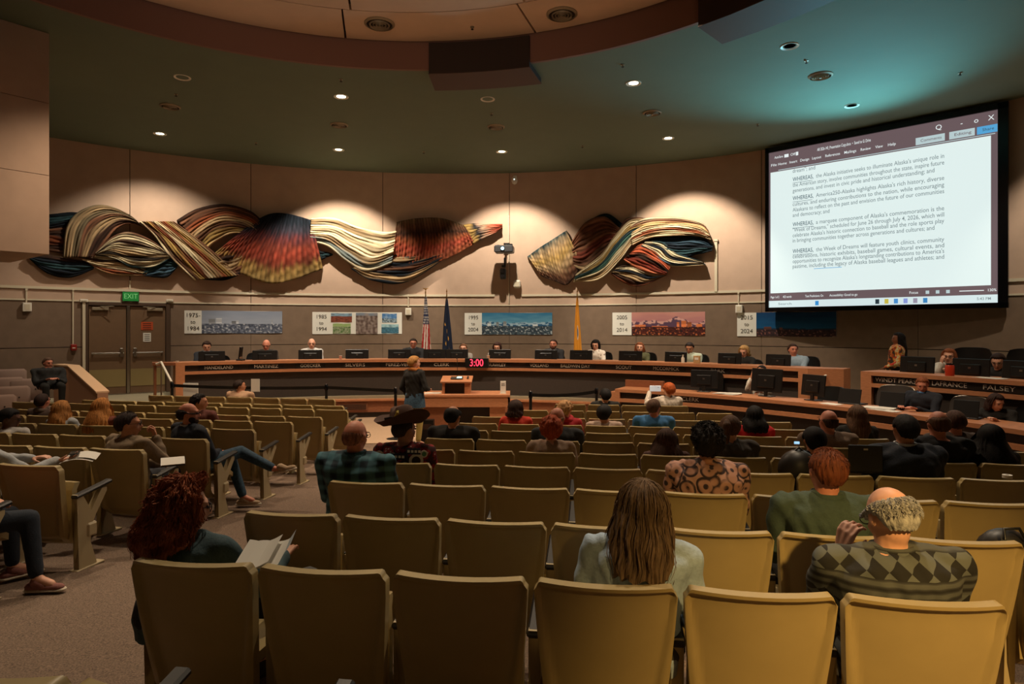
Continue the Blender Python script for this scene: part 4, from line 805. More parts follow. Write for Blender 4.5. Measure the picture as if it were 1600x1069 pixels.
LR = {1: (95, 4.85, 3, .60), 2: (226, 5.74, 4, .60), 3: (325, 6.53, 5, .60), 4: (399, 7.43, 6, .60), 5: (458, 8.35, 8, .59), 6: (504, 9.1, 9, .575), 7: (544, 9.92, 11, .564), 8: (538, 10.43, 9, .553), 9: (524, 11.43, 7, .544), 0: (-95, 4.02, 2, .60)}
def lrow(r): px, d, n, w_ = LR[r]; return Vector(((px - 800)/FPX*d, d, 0)), n, w_
# ================================================================ people
TMP = D.collections.new('tmp'); COL.children.link(TMP); QUEUE = []
def frame(d, hint):
    z = Vector(d).normalized(); x = Vector(hint) - z*Vector(hint).dot(z)
    if x.length < 1e-4: x = Vector((1, 0, 0)) - z*z.x
    if x.length < 1e-4: x = Vector((0, 1, 0))
    x.normalize(); return x, z.cross(x), z
def cap(mb, p0, r0, p1, r1, sx=1, sy=1, hint=(1, 0, 0), n=12, k=3):
    p0, p1 = Vector(p0), Vector(p1); d = p1 - p0
    if d.length < 1e-6: d = Vector((0, 0, 1e-4))
    x, y, z = frame(d, hint); V = []; rows = []
    for i in range(k): a = (i + .4)/(k + .4)*math.pi/2; rows.append((p0 - z*r0*math.cos(a), r0*math.sin(a)))
    rows.append((p0, r0)); rows.append((p1, r1))
    for i in range(k - 1, -1, -1): a = (i + .4)/(k + .4)*math.pi/2; rows.append((p1 + z*r1*math.cos(a), r1*math.sin(a)))
    for c, r in rows: V += [c + x*math.cos(2*math.pi*i/n)*r*sx + y*math.sin(2*math.pi*i/n)*r*sy for i in range(n)]
    m = len(rows); F = [(j*n + i, j*n + (i + 1) % n, (j + 1)*n + (i + 1) % n, (j + 1)*n + i) for j in range(m - 1) for i in range(n)]
    return mb.add(V, F + [tuple(range(n - 1, -1, -1)), tuple(range((m - 1)*n, m*n))])
def ell(mb, c, r, T=None, n=16, m=10):
    V = []; F = []
    for j in range(1, m):
        a = math.pi*j/m
        for i in range(n): b = 2*math.pi*i/n; V.append(Vector((c[0] + r[0]*math.sin(a)*math.cos(b), c[1] + r[1]*math.sin(a)*math.sin(b), c[2] + r[2]*math.cos(a))))
    V += [Vector((c[0], c[1], c[2] + r[2])), Vector((c[0], c[1], c[2] - r[2]))]; t, bo = len(V) - 2, len(V) - 1
    F += [(j*n + i, (j + 1)*n + i, (j + 1)*n + (i + 1) % n, j*n + (i + 1) % n) for j in range(m - 2) for i in range(n)]
    F += [(t, i, (i + 1) % n) for i in range(n)] + [(bo, (m - 2)*n + (i + 1) % n, (m - 2)*n + i) for i in range(n)]
    return mb.add(V, F, T)
def loft(mb, rings, n=18):    # rings: (center, xaxis, yaxis, rx, ry) with a superellipse outline
    V = []
    for c, xa, ya, rx, ry in rings:
        for i in range(n):
            a = 2*math.pi*i/n; ca, sa = math.cos(a), math.sin(a); e = .85
            V.append(c + xa*rx*math.copysign(abs(ca)**e, ca) + ya*ry*math.copysign(abs(sa)**e, sa))
    m = len(rings); F = [(j*n + i, j*n + (i + 1) % n, (j + 1)*n + (i + 1) % n, (j + 1)*n + i) for j in range(m - 1) for i in range(n)]
    return mb.add(V, F + [tuple(range(n - 1, -1, -1)), tuple(range((m - 1)*n, m*n))])
def ik(a, b, l1, l2, hint):
    a, b = Vector(a), Vector(b); d = b - a; L = d.length
    if L > (l1 + l2)*.995: b = a + d*((l1 + l2)*.995/L); d = b - a; L = d.length
    L = max(L, abs(l1 - l2) + .02); x = (l1*l1 - l2*l2 + L*L)/(2*L); h = math.sqrt(max(0, l1*l1 - x*x)); n = d.normalized(); hv = Vector(hint) - n*Vector(hint).dot(n)
    hv = hv.normalized() if hv.length > 1e-4 else Vector((0, 0, -1)); return a + n*x + hv*h, b
def hand_prims(mb, w_, f, nrm, side, curl=.5, s=1.0):
    f = Vector(f).normalized(); nrm = Vector(nrm); nrm = (nrm - f*nrm.dot(f)).normalized(); sv_ = f.cross(nrm)*side
    P = lambda a, b, c: w_ + f*a*s + sv_*b*s + nrm*c*s
    for q in (-.024, 0, .024): cap(mb, P(.0, q*.6, 0), .014*s, P(.078, q*1.25, 0), .0125*s, n=8, k=2)
    for i, (b, L) in enumerate(((.033, .07), (.011, .078), (-.011, .072), (-.032, .056))):
        p = P(.082, b, 0); a = curl*.5
        for k in range(3):
            q = p + (f*math.cos(a) + nrm*math.sin(a) + sv_*(b*1.1)).normalized()*L*s*(.42, .33, .25)[k]; cap(mb, p, (.0092 - .0008*k)*s, q, (.0085 - .0009*k)*s, n=8, k=2); p = q; a += curl*.75
    p = P(.02, .032, .004); q = p + (f*.62 + sv_*.6 + nrm*.3).normalized()*.042*s; cap(mb, p, .0125*s, q, .010*s, n=8, k=2); cap(mb, q, .010*s, q + (f*.85 + sv_*.05 + nrm*(.3 + .3*curl)).normalized()*.034*s, .008*s, n=8, k=2)
skinm = {k: mat('skin_' + k, c, .55, nz=.06, nscale=30) for k, c in dict(fair='d9a287', red='c9836a', tan='b87e5e', brown='8a583c', dark='5a3a2a').items()}
def hairmat(c, s=1): return mat('hair_' + c, c, .72, spec=.25, nz=.45, nscale=26, stretch=(3, 3, .25), bump=.35, bscale=60)
def cloth(c, nz=.1, name='cloth'): return mat(name + '_' + c, c, .88, nz=nz, nscale=60, bump=.25, bscale=90)
def tex_cloth(kind):
    nm = 'pattern_' + kind
    if nm in MC: return MC[nm]
    m = mat(nm, '888888', .88); t = m.node_tree; N = t.nodes; L = t.links; b = N['Principled BSDF']; tc = N.new('ShaderNodeTexCoord'); out = None
    def ramp(src, stops, interp='LINEAR'):
        r = N.new('ShaderNodeValToRGB'); r.color_ramp.interpolation = interp
        while len(r.color_ramp.elements) < len(stops): r.color_ramp.elements.new(.5)
        for e, (p, c) in zip(r.color_ramp.elements, stops): e.position = p; e.color = (*lin(c), 1)
        L.new(src, r.inputs[0]); return r.outputs[0]
    def mix(f, a, c, bt='MIX'):
        x = N.new('ShaderNodeMix'); x.data_type = 'RGBA'; x.blend_type = bt
        if isinstance(f, float): x.inputs[0].default_value = f
        else: L.new(f, x.inputs[0])
        for s_, v in ((6, a), (7, c)):
            if isinstance(v, str): x.inputs[s_].default_value = (*lin(v), 1)
            else: L.new(v, x.inputs[s_])
        return x.outputs[2]
    def wave(axis, sc, dist=.3):
        w_ = N.new('ShaderNodeTexWave'); w_.bands_direction = axis; w_.inputs['Scale'].default_value = sc; w_.inputs['Distortion'].default_value = dist; L.new(tc.outputs['Object'], w_.inputs[0]); return w_.outputs['Fac']
    def vor(sc, feat='F1', rnd=1):
        v = N.new('ShaderNodeTexVoronoi'); v.feature = feat; v.inputs['Scale'].default_value = sc; v.inputs['Randomness'].default_value = rnd; L.new(tc.outputs['Object'], v.inputs['Vector']); return v
    def noi(sc):
        n = N.new('ShaderNodeTexNoise'); n.inputs['Scale'].default_value = sc; L.new(tc.outputs['Object'], n.inputs['Vector']); return n.outputs['Fac']
    if kind == 'teal_plaid':
        a = ramp(wave('X', 3.0), [(0, '10202c'), (.4, '1c3440'), (.6, '44707c'), (1, '4c7884')]); c = ramp(wave('Z', 4.0), [(0, '10202c'), (.4, '1c3440'), (.6, '44707c'), (1, '5a8894')])
        out = mix(.5, a, c)
    elif kind == 'pink_floral':
        v = vor(13).outputs['Distance']; out = ramp(v, [(0, '33272c'), (.2, '3f3034'), (.26, 'b58878'), (.5, 'b98c7c'), (.6, '3a2c30'), (.72, '3a2c30'), (.76, 'c09484')]); out = mix(ramp(noi(9), [(.55, '000000'), (.7, 'ffffff')]), out, 'bb8f80')
    elif kind == 'white_floral':
        out = ramp(vor(16).outputs['Distance'], [(0, '9a4030'), (.2, '4a3a30'), (.32, 'dcd2c6'), (1, 'e6dfd4')])
    elif kind == 'orange_floral':
        out = ramp(noi(9), [(.3, '3a3424'), (.42, 'b04a22'), (.48, 'd8903a'), (.54, 'c8c090'), (.6, 'c03a22'), (.7, 'b0c0a0')], 'CONSTANT')
    elif kind == 'dots':
        out = ramp(vor(30).outputs['Distance'], [(0, '5a5048'), (.14, '5a5048'), (.2, 'cfc4b6')])
    elif kind == 'orange_plaid':
        out = mix(.5, ramp(wave('X', 5), [(0, '23180f'), (.3, 'a84a28'), (1, 'b85a34')]), ramp(wave('Z', 5), [(0, '3a2018'), (.3, 'a84a28'), (1, 'c86a40')]))
    elif kind == 'geometric':
        a = ramp(wave('Z', 9, .2), [(0, '1d1c1b'), (.5, '3a3b3a'), (.75, '50524f')]); ch = N.new('ShaderNodeTexChecker'); mp = N.new('ShaderNodeMapping'); mp.inputs['Rotation'].default_value = (0, R_(45), 0); mp.inputs['Scale'].default_value = (1, .001, 1); L.new(tc.outputs['Object'], mp.inputs[0]); L.new(mp.outputs[0], ch.inputs[0]); ch.inputs['Scale'].default_value = 19
        ch.inputs[1].default_value = (*lin('5b5f5c'), 1); ch.inputs[2].default_value = (*lin('1c1b1a'), 1)
        out = mix(ramp(wave('Z', 1.9, 0), [(.5, '000000'), (.55, 'ffffff')], 'CONSTANT'), a, ch.outputs[0])
    elif kind == 'red_print':
        out = ramp(vor(22).outputs['Distance'], [(0, 'b8a8a0'), (.12, 'c8bcb0'), (.2, '8a1c1e'), (.5, '8a1c1e'), (.6, '3a1216')])
    elif kind == 'jeans': out = ramp(noi(40), [(.3, '22384a'), (.7, '3a566a')])
    L.new(out, b.inputs['Base Color']); return m
# head features in the head frame (x right, y forward, z up, origin = skull centre)
def head_prims(mb, T, fem=False, ears=True, beard=False):
    e = lambda c, r: ell(mb, c, r, T)
    e((0, -.012, .012), (.074, .096, .094)); e((0, .03, -.035), (.062, .06, .075)); e((0, .045, -.085), (.036 if fem else .043, .036, .03)); e((0, .0, -.06), (.058, .06, .06))
    e((0, .076, .018), (.05, .018, .018)); e((.034, .062, -.035), (.022, .02, .022)); e((-.034, .062, -.035), (.022, .02, .022)); e((0, .085, -.058), (.024, .012, .008)); e((0, .083, -.07), (.022, .012, .008))
    cap(mb, T @ Vector((0, .086, .008)), .009, T @ Vector((0, .108, -.03)), .0125, n=8); e((.012, .094, -.034), (.009, .01, .008)); e((-.012, .094, -.034), (.009, .01, .008))
    if ears:
        for s in (-1, 1): ell(mb, (s*.078, -.006, -.012), (.012, .02, .032), T @ Matrix.Translation((0, 0, 0)))
EYE_ME = ell(MB(), (0, 0, 0), (.0135, .006, .007)).mesh('eye', mat('eye_dark', '2a1d16', .3), 60)
BROW_ME = cap(MB(), (-.016, 0, 0), .0035, (.016, 0, .001), .003, n=6).mesh('eyebrow', mat('brow_dark', '3a2618', .8), 60)
LIP_ME = ell(MB(), (0, 0, 0), (.022, .006, .0055)).mesh('mouth', mat('lips', '8f4a3c', .5), 60)
GL = MB()
for s in (-1, 1): GL.tube([(s*.033 + .024*math.cos(a), .104 - .004, .0 + .019*math.sin(a)) for a in [2*math.pi*i/14 for i in range(15)]], .0022, 5); GL.tube([(s*.056, .1, .004), (s*.078, .03, .004), (s*.08, -.02, -.004)], .002, 5)
GL.tube([(-.01, .103, .004), (.01, .103, .004)], .002, 5); GLASS_ME = GL.mesh('glasses', M['gap'], 60)
def smooth01(a, b, x): t = min(max((x - a)/(b - a), 0), 1); return t*t*(3 - 2*t)
def hair_mesh(h, mat_, near):
    """grid over the scalp in the head frame; az 0 = face, pi = back"""
    st = h['style']; th = h.get('t', .014); L = h.get('L', 0); curly = h.get('curly', 0); na = 96 if near else 48; ns = 26 if near else 16; seed = h.get('seed', 1)
    fl = h.get('flare', .12); part = h.get('part', 0)
    def scalp(az, phi):
        sx, sy, sz = math.sin(az)*math.sin(phi), math.cos(az)*math.sin(phi), math.cos(phi); r = 1/math.sqrt((sx/.078)**2 + (sy/.100)**2 + (sz/.098)**2)
        return Vector((sx, sy, sz)), r
    def lim(az):
        a = abs((az + math.pi) % (2*math.pi) - math.pi); front = R_(h.get('hairline', 52)); side = R_(86); bk = R_(h.get('nape', 128))
        return front + ((side if L < .05 else R_(98)) - front)*smooth01(R_(48), R_(85), a) + (bk - (side if L < .05 else R_(98)))*smooth01(R_(98), R_(135), a) + .04*math.sin(a*31 + seed) + (R_(16)*math.exp(-((a - 1.42)/.17)**2) if L < .05 and st != 'fringe' else 0)
    def lo(az):
        if st not in ('fringe', 'bald_top'): return 0
        a = abs((az + math.pi) % (2*math.pi) - math.pi); return min(R_(h.get('top', 62)) + R_(25)*(1 - smooth01(R_(60), R_(120), a)), lim(az) - .05)
    def point(az, s, dt=0):
        a = abs((az + math.pi) % (2*math.pi) - math.pi); p0, p1 = lo(az), lim(az); drop = L*smooth01(R_(50), R_(80), a)
        tot = (p1 - p0)*.1; edge = smooth01(0, .3, s) if p0 > 0 else 1
        if drop < .01: edge *= smooth01(0, .3, 1 - s)
        ridge = (.006 if near else .005)*(math.sin(az*23 + s*5 + seed) + .6*math.sin(az*51 + s*9))*(1 if not curly else .3)*(1 if L > .05 else .35)
        nz_ = 0
        if drop < .01 or s < .5:
            ss = s if drop < .01 else s*2; ph = p0 + (min(p1, R_(96)) if drop > .01 else p1)*ss - p0*ss; d, r = scalp(az, ph)
            rr = r + .001 + th*(.12 + .88*edge) + ridge*math.sin(ph) + dt
            if curly: rr += curly*(noise.noise(d*6.5 + Vector((seed, 0, 0)))*1.0 + .6*noise.noise(d*15)) *min(1, ph*2)
            p = d*rr; p.z += -.006 + (.0 if st != 'top' else .02); p.y -= .012
            if part: p.z -= .006*math.exp(-((p.x - part)/.008)**2)*(1 if p.z > 0 else 0)
            return p
        ss = (s - .5)*2; d, r = scalp(az, R_(96)); rr = r + th + ridge + dt; q = d*rr; q.y -= .012; q.z -= .006
        k = 1 + fl*math.sin(ss*math.pi*.8) ; wv = .006*math.sin(ss*9 + az*5 + seed)
        if curly: n1 = noise.noise(Vector((az*2.3, ss*5, seed))); wv += curly*n1*1.5; k += curly*3*noise.noise(Vector((az*5, ss*11, seed + 3)))
        taper = 1 - h.get('taper', .15)*ss; z = q.z - drop*ss*(1 - .1*abs(math.sin(az*6.5 + seed))*ss)
        back = -h.get('back', .02)*ss if a > 1.6 else 0
        return Vector((q.x*k*taper + wv, q.y*taper*(1 if q.y > 0 else k) + back, z))
    V = []
    for i in range(na):
        az = 2*math.pi*i/na
        for j in range(ns + 1): V.append(point(az, max(j/ns, .0)))
        e = V[-1].copy(); p0 = V[-ns - 1].copy()
        V.append(Vector((e.x*.55, e.y*.55 - .005, e.z + (.004 if L < .05 else .0)))); V.append(p0*.85 if lo(az) > 0 else Vector((0, -.01, 0)))
    m = ns + 3; F = []
    for i in range(na):
        k = (i + 1) % na
        F += [(i*m + j, i*m + j + 1, k*m + j + 1, k*m + j) for j in range(ns)]
        F.append((i*m + ns, i*m + ns + 1, k*m + ns + 1, k*m + ns)); F.append((i*m + ns + 2, i*m, k*m, k*m + ns + 2)) if lo(0) > 0 else None
    mb = MB().add(V, F); r = random.Random(seed); ns_ = h.get('strands', 160 if near else 0)
    if near and ns_:
        for _ in range(ns_):
            az = r.uniform(0, 2*math.pi); s0 = r.uniform(.0 if lo(az) == 0 else .05, .55); s1 = min(1, s0 + r.uniform(.25, .6)) if L > .05 else min(1.0, s0 + r.uniform(.05, .14)); aa = r.uniform(-.12, .12); path = []
            for k in range(7):
                t = k/6; p = point(az + aa*t, s0 + (s1 - s0)*t, .002 + .006*r.random()*math.sin(t*math.pi) + (.010*t if L < .05 else .004*t))
                if curly: p += Vector((math.sin(t*14 + az*7), math.cos(t*14 + az*5), math.sin(t*11)))*.009
                path.append(p)
            mb.tube(path, .0035 if L > .05 or curly else .0016, 4, r2=.0006)
    if 'pony' in h:
        px_, py_, pz_ = h['pony']; cap(mb, (px_, -.1, .05), .03, (px_ + .0, -.14, .02), .04); cap(mb, (px_, -.14, .02), .04, (px_, -.13, -h.get('plen', .1)), .018)
    if 'bun' in h: ell(mb, h['bun'], (.045, .045, .04))
    return mb.mesh('hair', mat_, 60)
def remesh_ob(mb, vox, sm=4):
    me = mb.mesh('t', M['skin0'] if 'skin0' in M else M['paint']); o = D.objects.new('t', me); TMP.objects.link(o)
    m = o.modifiers.new('r', 'REMESH'); m.mode = 'VOXEL'; m.voxel_size = vox; m.use_smooth_shade = True
    s = o.modifiers.new('s', 'SMOOTH'); s.factor = .5; s.iterations = sm; return o
def person(lab, loc, yaw=0, H=1.22, fem=False, skin='fair', hair=None, top='3a3a40', topmat=None, legs='23252c', legmat=None, lean=-.14, sl=0, head=(0, 0, 0), hands=None, seatz=.43,
           pose='sit', near=0, sleeve=1, glasses=False, collar=None, jacket=False, scarf=None, legpose=None, shoe='2a2420', wide=1.0, group=None, beard=None, tie=None, hdir=None, curl=.6, twist=0, hs=1.0):
    o = thing('person', lab, 'person', loc, yaw, group); vox = (.017, .0125, .0085)[near]; body = MB(); shirt = MB(); trou = MB()
    sh = (.165 if fem else .19)*wide; zp = seatz + .09 if pose == 'sit' else .50*H + .06
    hips_y = -.04 if pose == 'sit' else 0
    t = Vector((sl, math.sin(lean)*1.0, math.cos(lean))).normalized(); cl = (H - zp - .118 - .125)/.5/t.z; k = min(1.12, max(.62, cl)); P0 = Vector((0, hips_y, zp)); L = .5*k; Np = P0 + t*L
    X = Vector((1, 0, 0)); X = (X - t*X.dot(t)).normalized(); X = (Matrix.Rotation(twist, 3, t) @ X); Y = t.cross(X)
    def rings(g, bot=-.09, topf=1.0):
        q = [(-.09, .155, .115), (0, .17, .125), (.10, .155, .115), (.2, .15, .112), (.3, .165, .12), (.38, .18, .122), (.44, .172, .105), (.475, .12, .08), (.5, .07, .065)]
        return [(P0 + t*(f*k if f > 0 else f), X, Y, (rx*(.93 if fem else 1))*wide + g, ry*wide**.7 + g) for f, rx, ry in q if f*k >= bot]
    loft(body, rings(0)); loft(shirt, rings(.014) if not jacket else rings(.02))
    S = {}
    for s in (-1, 1): S[s] = P0 + t*(.435*k) + X*sh*s
    Hc = Np + (t*.45 + Vector((0, 0, .55)))*.125 + Vector((0, .012, 0)); cap(body, Np - t*.05, .062*(.88 if fem else 1), Hc - Vector((0, .01, .03)), .055*(.85 if fem else 1))
    hy, hp, hr = head; HT = Matrix.Translation(Hc) @ Matrix.Rotation(hy, 4, 'Z') @ Matrix.Rotation(hr, 4, 'Y') @ Matrix.Rotation(hp, 4, 'X') @ Matrix.Scale(hs, 4)
    head_prims(body, HT, fem)
    cap(shirt, P0 + t*.44*k - X*sh*.7, .055, P0 + t*.44*k + X*sh*.7, .055, sy=1.0)
    for s in (-1, 1):   # trapezius
        cap(body, Np - t*.03, .034, S[s]*.8 + Np*.2 - t*.03, .034); cap(shirt, Np - t*.035 + X*s*.02, .066, S[s] - t*.0, .062 if not jacket else .068)
    # arms
    hands = hands or {}; HP = {}
    for s in (-1, 1):
        tgt = hands.get(s)
        if tgt is None: tgt = Vector((s*.09, hips_y + .27, zp + .10)) if pose == 'sit' else Vector((s*.24, .06, zp - .02))
        elb, wr = ik(S[s], tgt, .29, .25, Vector((s*.55, -.35, -.9))); ra = .05 if not fem else .043
        cap(body, S[s], ra, elb, .038); cap(body, elb, .038, wr, .026); g = .014 if not jacket else .02
        cap(shirt, S[s], ra + .018, elb, .044 + g*.5)
        if sleeve >= 1: cap(shirt, elb, .046 + g*.3, wr - (wr - elb).normalized()*.015, .036 + g*.3)
        elif sleeve > 0: pass
        f = (wr - elb).normalized(); HP[s] = (wr, f)
    # legs
    LP = legpose or {}; feet = {}
    for s in (-1, 1):
        hip = P0 + Vector((s*.09, 0, -.01))
        if s in LP: kn, an, fd = (Vector(q) for q in LP[s][:3])
        elif pose == 'sit': kn = Vector((s*.13, hips_y + .44, seatz + .06)); an = Vector((s*.12, hips_y + .46, .09)); fd = Vector((s*.15, 1, 0))
        else: kn = Vector((s*.10, .02, zp*.53)); an = Vector((s*.10, -.02, .09)); fd = Vector((s*.2, 1, 0))
        cap(body, hip, .08, kn, .052); cap(body, kn, .052, an, .034); cap(body, an, .034, an + fd.normalized()*.1 - Vector((0, 0, .04)), .03)
        cap(trou, hip, .095, kn, .068); cap(trou, kn, .066, an + (kn - an).normalized()*.04, .05); feet[s] = (an, fd.normalized())
    loft(trou, [(P0 + Vector((0, 0, -.10)), Vector((1, 0, 0)), Vector((0, 1, 0)), .15, .11), (P0, Vector((1, 0, 0)), Vector((0, 1, 0)), .18*wide, .135*wide), (P0 + t*.08, X, Y, .165*wide, .125*wide)])
    Q = dict(root=o, body=remesh_ob(body, vox, 3), shirt=remesh_ob(shirt, vox*1.15, 4), trou=remesh_ob(trou, vox*1.5, 4), skin=skinm[skin], top=topmat or cloth(top), leg=legmat or cloth(legs, name='trouser'), near=near, jacket=jacket)
    hb = MB()
    for s in (-1, 1):
        w_, f = HP[s]; hd = (hdir or {}).get(s); nrm = Vector((0, 0, -1)) if abs(f.z) < .8 else Vector((-s, .3, 0)); f2 = f
        if hd: f2, nrm = Vector(hd[0]), Vector(hd[1])
        cap(body if False else hb, w_ - f*.03, .025, w_, .021, n=8); hand_prims(hb, w_, f2, nrm, s, curl, .95 if fem else 1.05)
    Q['hands'] = remesh_ob(hb, .0055 if near == 2 else .007, 2) if near >= 1 else remesh_ob(hb, .009, 1); QUEUE.append(Q)
    # face, hair, accessories
    for s in (-1, 1):
        for me, p, e in ((EYE_ME, (s*.031, .0885, .0), 0), (BROW_ME, (s*.032, .0935, .02), 0)):
            c = link(me.name, me, o); c.matrix_local = HT @ Matrix.Translation(p)
    c = link('mouth', LIP_ME, o); c.matrix_local = HT @ Matrix.Translation((0, .0945, -.064))
    if hair:
        hc = hairmat(hair['c']); c = link('hair', hair_mesh(hair, hc, near == 2), o); c.matrix_local = HT
    if beard:
        mb = MB(); ell(mb, (0, .05, -.088), (.05, .045, .036)); ell(mb, (.04, .03, -.065), (.028, .04, .04)); ell(mb, (-.04, .03, -.065), (.028, .04, .04)); ell(mb, (0, .092, -.05), (.026, .01, .006)); c = mb.build('beard', hairmat(beard), o, 60); c.matrix_local = HT
    if glasses: c = link('glasses', GLASS_ME, o); c.matrix_local = HT
    if collar:
        mb = MB(); V = []; n = 20
        for j, (rr, dz) in enumerate(((.066, .0), (.069, .028), (.078, .03), (.09, -.008))):
            for i in range(n + 1): a = R_(100) + R_(340)*i/n; V.append(Np + X*rr*math.cos(a) + Y*rr*math.sin(a)*.95 + t*(dz - .012) )
        mb.add(V, [(j*(n + 1) + i, j*(n + 1) + i + 1, (j + 1)*(n + 1) + i + 1, (j + 1)*(n + 1) + i) for j in range(3) for i in range(n)])
        mb.build('collar', collar if not isinstance(collar, str) else cloth(collar), o, 60)
    if scarf:
        mb = MB(); pts = [Np + X*.082*math.cos(a) + Y*.078*math.sin(a) + t*.01*math.sin(3*a) for a in [2*math.pi*i/20 for i in range(21)]]; mb.tube(pts, .034, 10); mb.build('scarf', cloth(scarf), o, 60)
    if tie:
        ch = P0 + t*.42*k + Y*.10*wide**.7; T_ = Matrix.Translation(ch)
        mb = MB(); a_ = Np + Y*.085 - t*.03; b_ = P0 + t*.15 + Y*.145; cap(mb, a_, .02, b_, .028, sy=.35, hint=X); mb.build('tie' , cloth(tie[0]), o, 60)
        if len(tie) > 1:
            mb = MB(); cap(mb, Np + Y*.06 - t*.02, .05, P0 + t*.24 + Y*.125, .012, sy=.5, hint=X); mb.build('shirt_front', cloth(tie[1]), o, 60)
    sm_ = cloth(shoe, name='shoe')
    for s in (-1, 1):
        an, fd = feet[s]; up = Vector((0, 0, 1)); b_ = an - Vector((0, 0, .055)) if pose == 'stand' or s not in LP else an + Vector(LP[s][3] if len(LP[s]) > 3 else (0, 0, -.055)); mb = MB()
        cap(mb, b_ - fd*.04, .038, b_ + fd*.15 - up*.008, .034, sx=1, sy=.8); cap(mb, b_ + up*.03, .042, b_ + fd*.05, .04); sm = mb.build('shoe', sm_, o, 60)
        mb = MB(); cap(mb, b_ - fd*.045 - up*.022, .042, b_ + fd*.16 - up*.022, .038, sy=.4, hint=fd.cross(up)); mb.build('sole', cloth('c9bda8' if shoe != '2a2420' else '1a1614', name='sole'), sm, 60)
    return dict(o=o, HT=HT, Hc=Hc, N=Np, t=t, X=X, Y=Y, P0=P0, S=S, k=k, HP=HP)
def flush():
    bpy.context.view_layer.update(); dg = bpy.context.evaluated_depsgraph_get()
    def ev(ob, m):
        me = D.meshes.new_from_object(ob.evaluated_get(dg)); me.materials.clear(); me.materials.append(m); me.polygons.foreach_set('use_smooth', [True]*len(me.polygons)); return me
    for Q in QUEUE:
        b = ev(Q['body'], Q['skin']); h = ev(Q['hands'], Q['skin']); bm = bmesh.new(); bm.from_mesh(b); bm.from_mesh(h); bm.to_mesh(b); bm.free()
        b.polygons.foreach_set('use_smooth', [True]*len(b.polygons)); b.name = 'body'; link('body', b, Q['root'])
        s = ev(Q['shirt'], Q['top']); n = len(s.vertices); co = np.empty(n*3, dtype=np.float32); no = np.empty(n*3, dtype=np.float32); s.vertices.foreach_get('co', co); s.vertices.foreach_get('normal', no); co = co.reshape(-1, 3); no = no.reshape(-1, 3)
        x, y, z = co.T; sd = hash(Q['root'].name) % 7; amp = .0055 if Q['near'] else .004
        w_ = np.sin(z*38 + 9*np.sin(x*8 + sd) + x*22) * np.sin(x*17 + z*11 + y*20 + sd) + .6*np.sin(y*46 + z*30 + x*12)*np.sin(x*31 - z*24)
        co += no*(w_*amp)[:, None]; s.vertices.foreach_set('co', co.ravel()); link('jacket' if Q['jacket'] else 'shirt', s, Q['root'])
        link('trousers', ev(Q['trou'], Q['leg']), Q['root'])
    for ob in list(TMP.objects): D.objects.remove(ob)
    D.collections.remove(TMP)
HR = dict
def C_row(r, px, topy, fwd=.20):
    P, i0, i1 = crow(r); s = near_row(P, U, px); i = int(math.floor(s/WS)); q = P + U*(s if fwd is None else (i + .5)*WS) if False else P + U*s
    return P, s, i
def aud(r, px, topy, lab, snap=True, **kw):
    P, i0, i1 = crow(r); s = near_row(P + NF*.24, U, px - kw.pop('dx', 0)); i = int(math.floor(s/WS)); OCC[('C', r, i)] = lab
    sc = (i + .5)*WS; q = P + U*(sc + (s - sc)*.9) + NF*.28; dh = q.y - .06; fl = floor_z(q.x, q.y); H = zat(topy, dh) - fl
    kw.setdefault('yaw', 0); yw = kw.pop('yaw'); return person(lab, (q.x, q.y, fl), -TH + yw, H=H, **kw)
def audL(r, px, topy, lab, **kw):
    P, n, w_ = lrow(r); s = near_row(P + NL*.24, UL, px); i = int(math.floor(-s/w_)); OCC[('L', r, i)] = lab
    sc = -(i + .5)*w_; q = P + UL*(sc + (s - sc)*.9) + NL*.28; fl = floor_z(q.x, q.y); H = zat(topy, q.y - .06) - fl
    kw.setdefault('yaw', 0); yw = kw.pop('yaw'); return person(lab, (q.x, q.y, fl), -LT + yw, H=H, **kw)
SHORT = lambda c, **k: dict(style='short', c=c, t=.014, **k)
LONG = lambda c, L=.26, **k: dict(style='long', c=c, t=.02, L=L, **k)
BALD = lambda c, **k: dict(style='fringe', c=c, t=k.pop('t', .003), **k)
V3 = Vector
# --- nearest rows
p1 = aud(1, 998, 752, 'woman with long straight brown hair in a pale blue shirt in the nearest row', fem=True, hair=LONG('4a3626', .30, flare=.22, taper=.0, back=.05, seed=3, strands=420), top='a9b6c0', lean=.02, sl=-.10, head=(.05, .18, .10), near=2, legs='4a4640', wide=1) if False else \
     aud(1, 998, 752, 'woman with long straight brown hair in a pale blue shirt in the nearest row', fem=True, hair=LONG('77604a', .25, flare=.22, taper=.0, back=.05, seed=3, strands=420), top='a6bace', lean=.02, sl=.06, head=(.05, -.15, .08), near=2, legs='4a4640', wide=1.12, collar='a9b6c0')
p2 = aud(1, 1402, 764, 'balding grey-haired man in a dark geometric-patterned jacket, seated at the right of the nearest row', hair=dict(style='fringe', c='aaa8a6', t=.009, top=50, hairline=90, seed=5, strands=1500, nape=128), topmat=tex_cloth('geometric'), lean=.05, sl=-.03, head=(.25, -.42, 0), near=2, wide=1.22, jacket=True, collar=tex_cloth('geometric'), glasses=True,
     hands={-1: V3((-.13, .17, .86)), 1: V3((.12, .3, .6))}, hdir={-1: ((.25, -.1, 1), (.9, .5, 0))}, curl=.9)
p3 = aud(1, 272, 752, 'woman with curly red-brown hair and glasses reading papers in the nearest row', fem=True, hair=dict(style='long', c='a35f40', t=.035, L=.20, curly=.035, flare=.35, seed=8, strands=900, hairline=45), top='3f555c', lean=.0, sl=.05, head=(-.85, -.12, 0), near=2, glasses=True, wide=1.1, hands={1: V3((.30, .34, .66)), -1: V3((.16, .36, .58))})
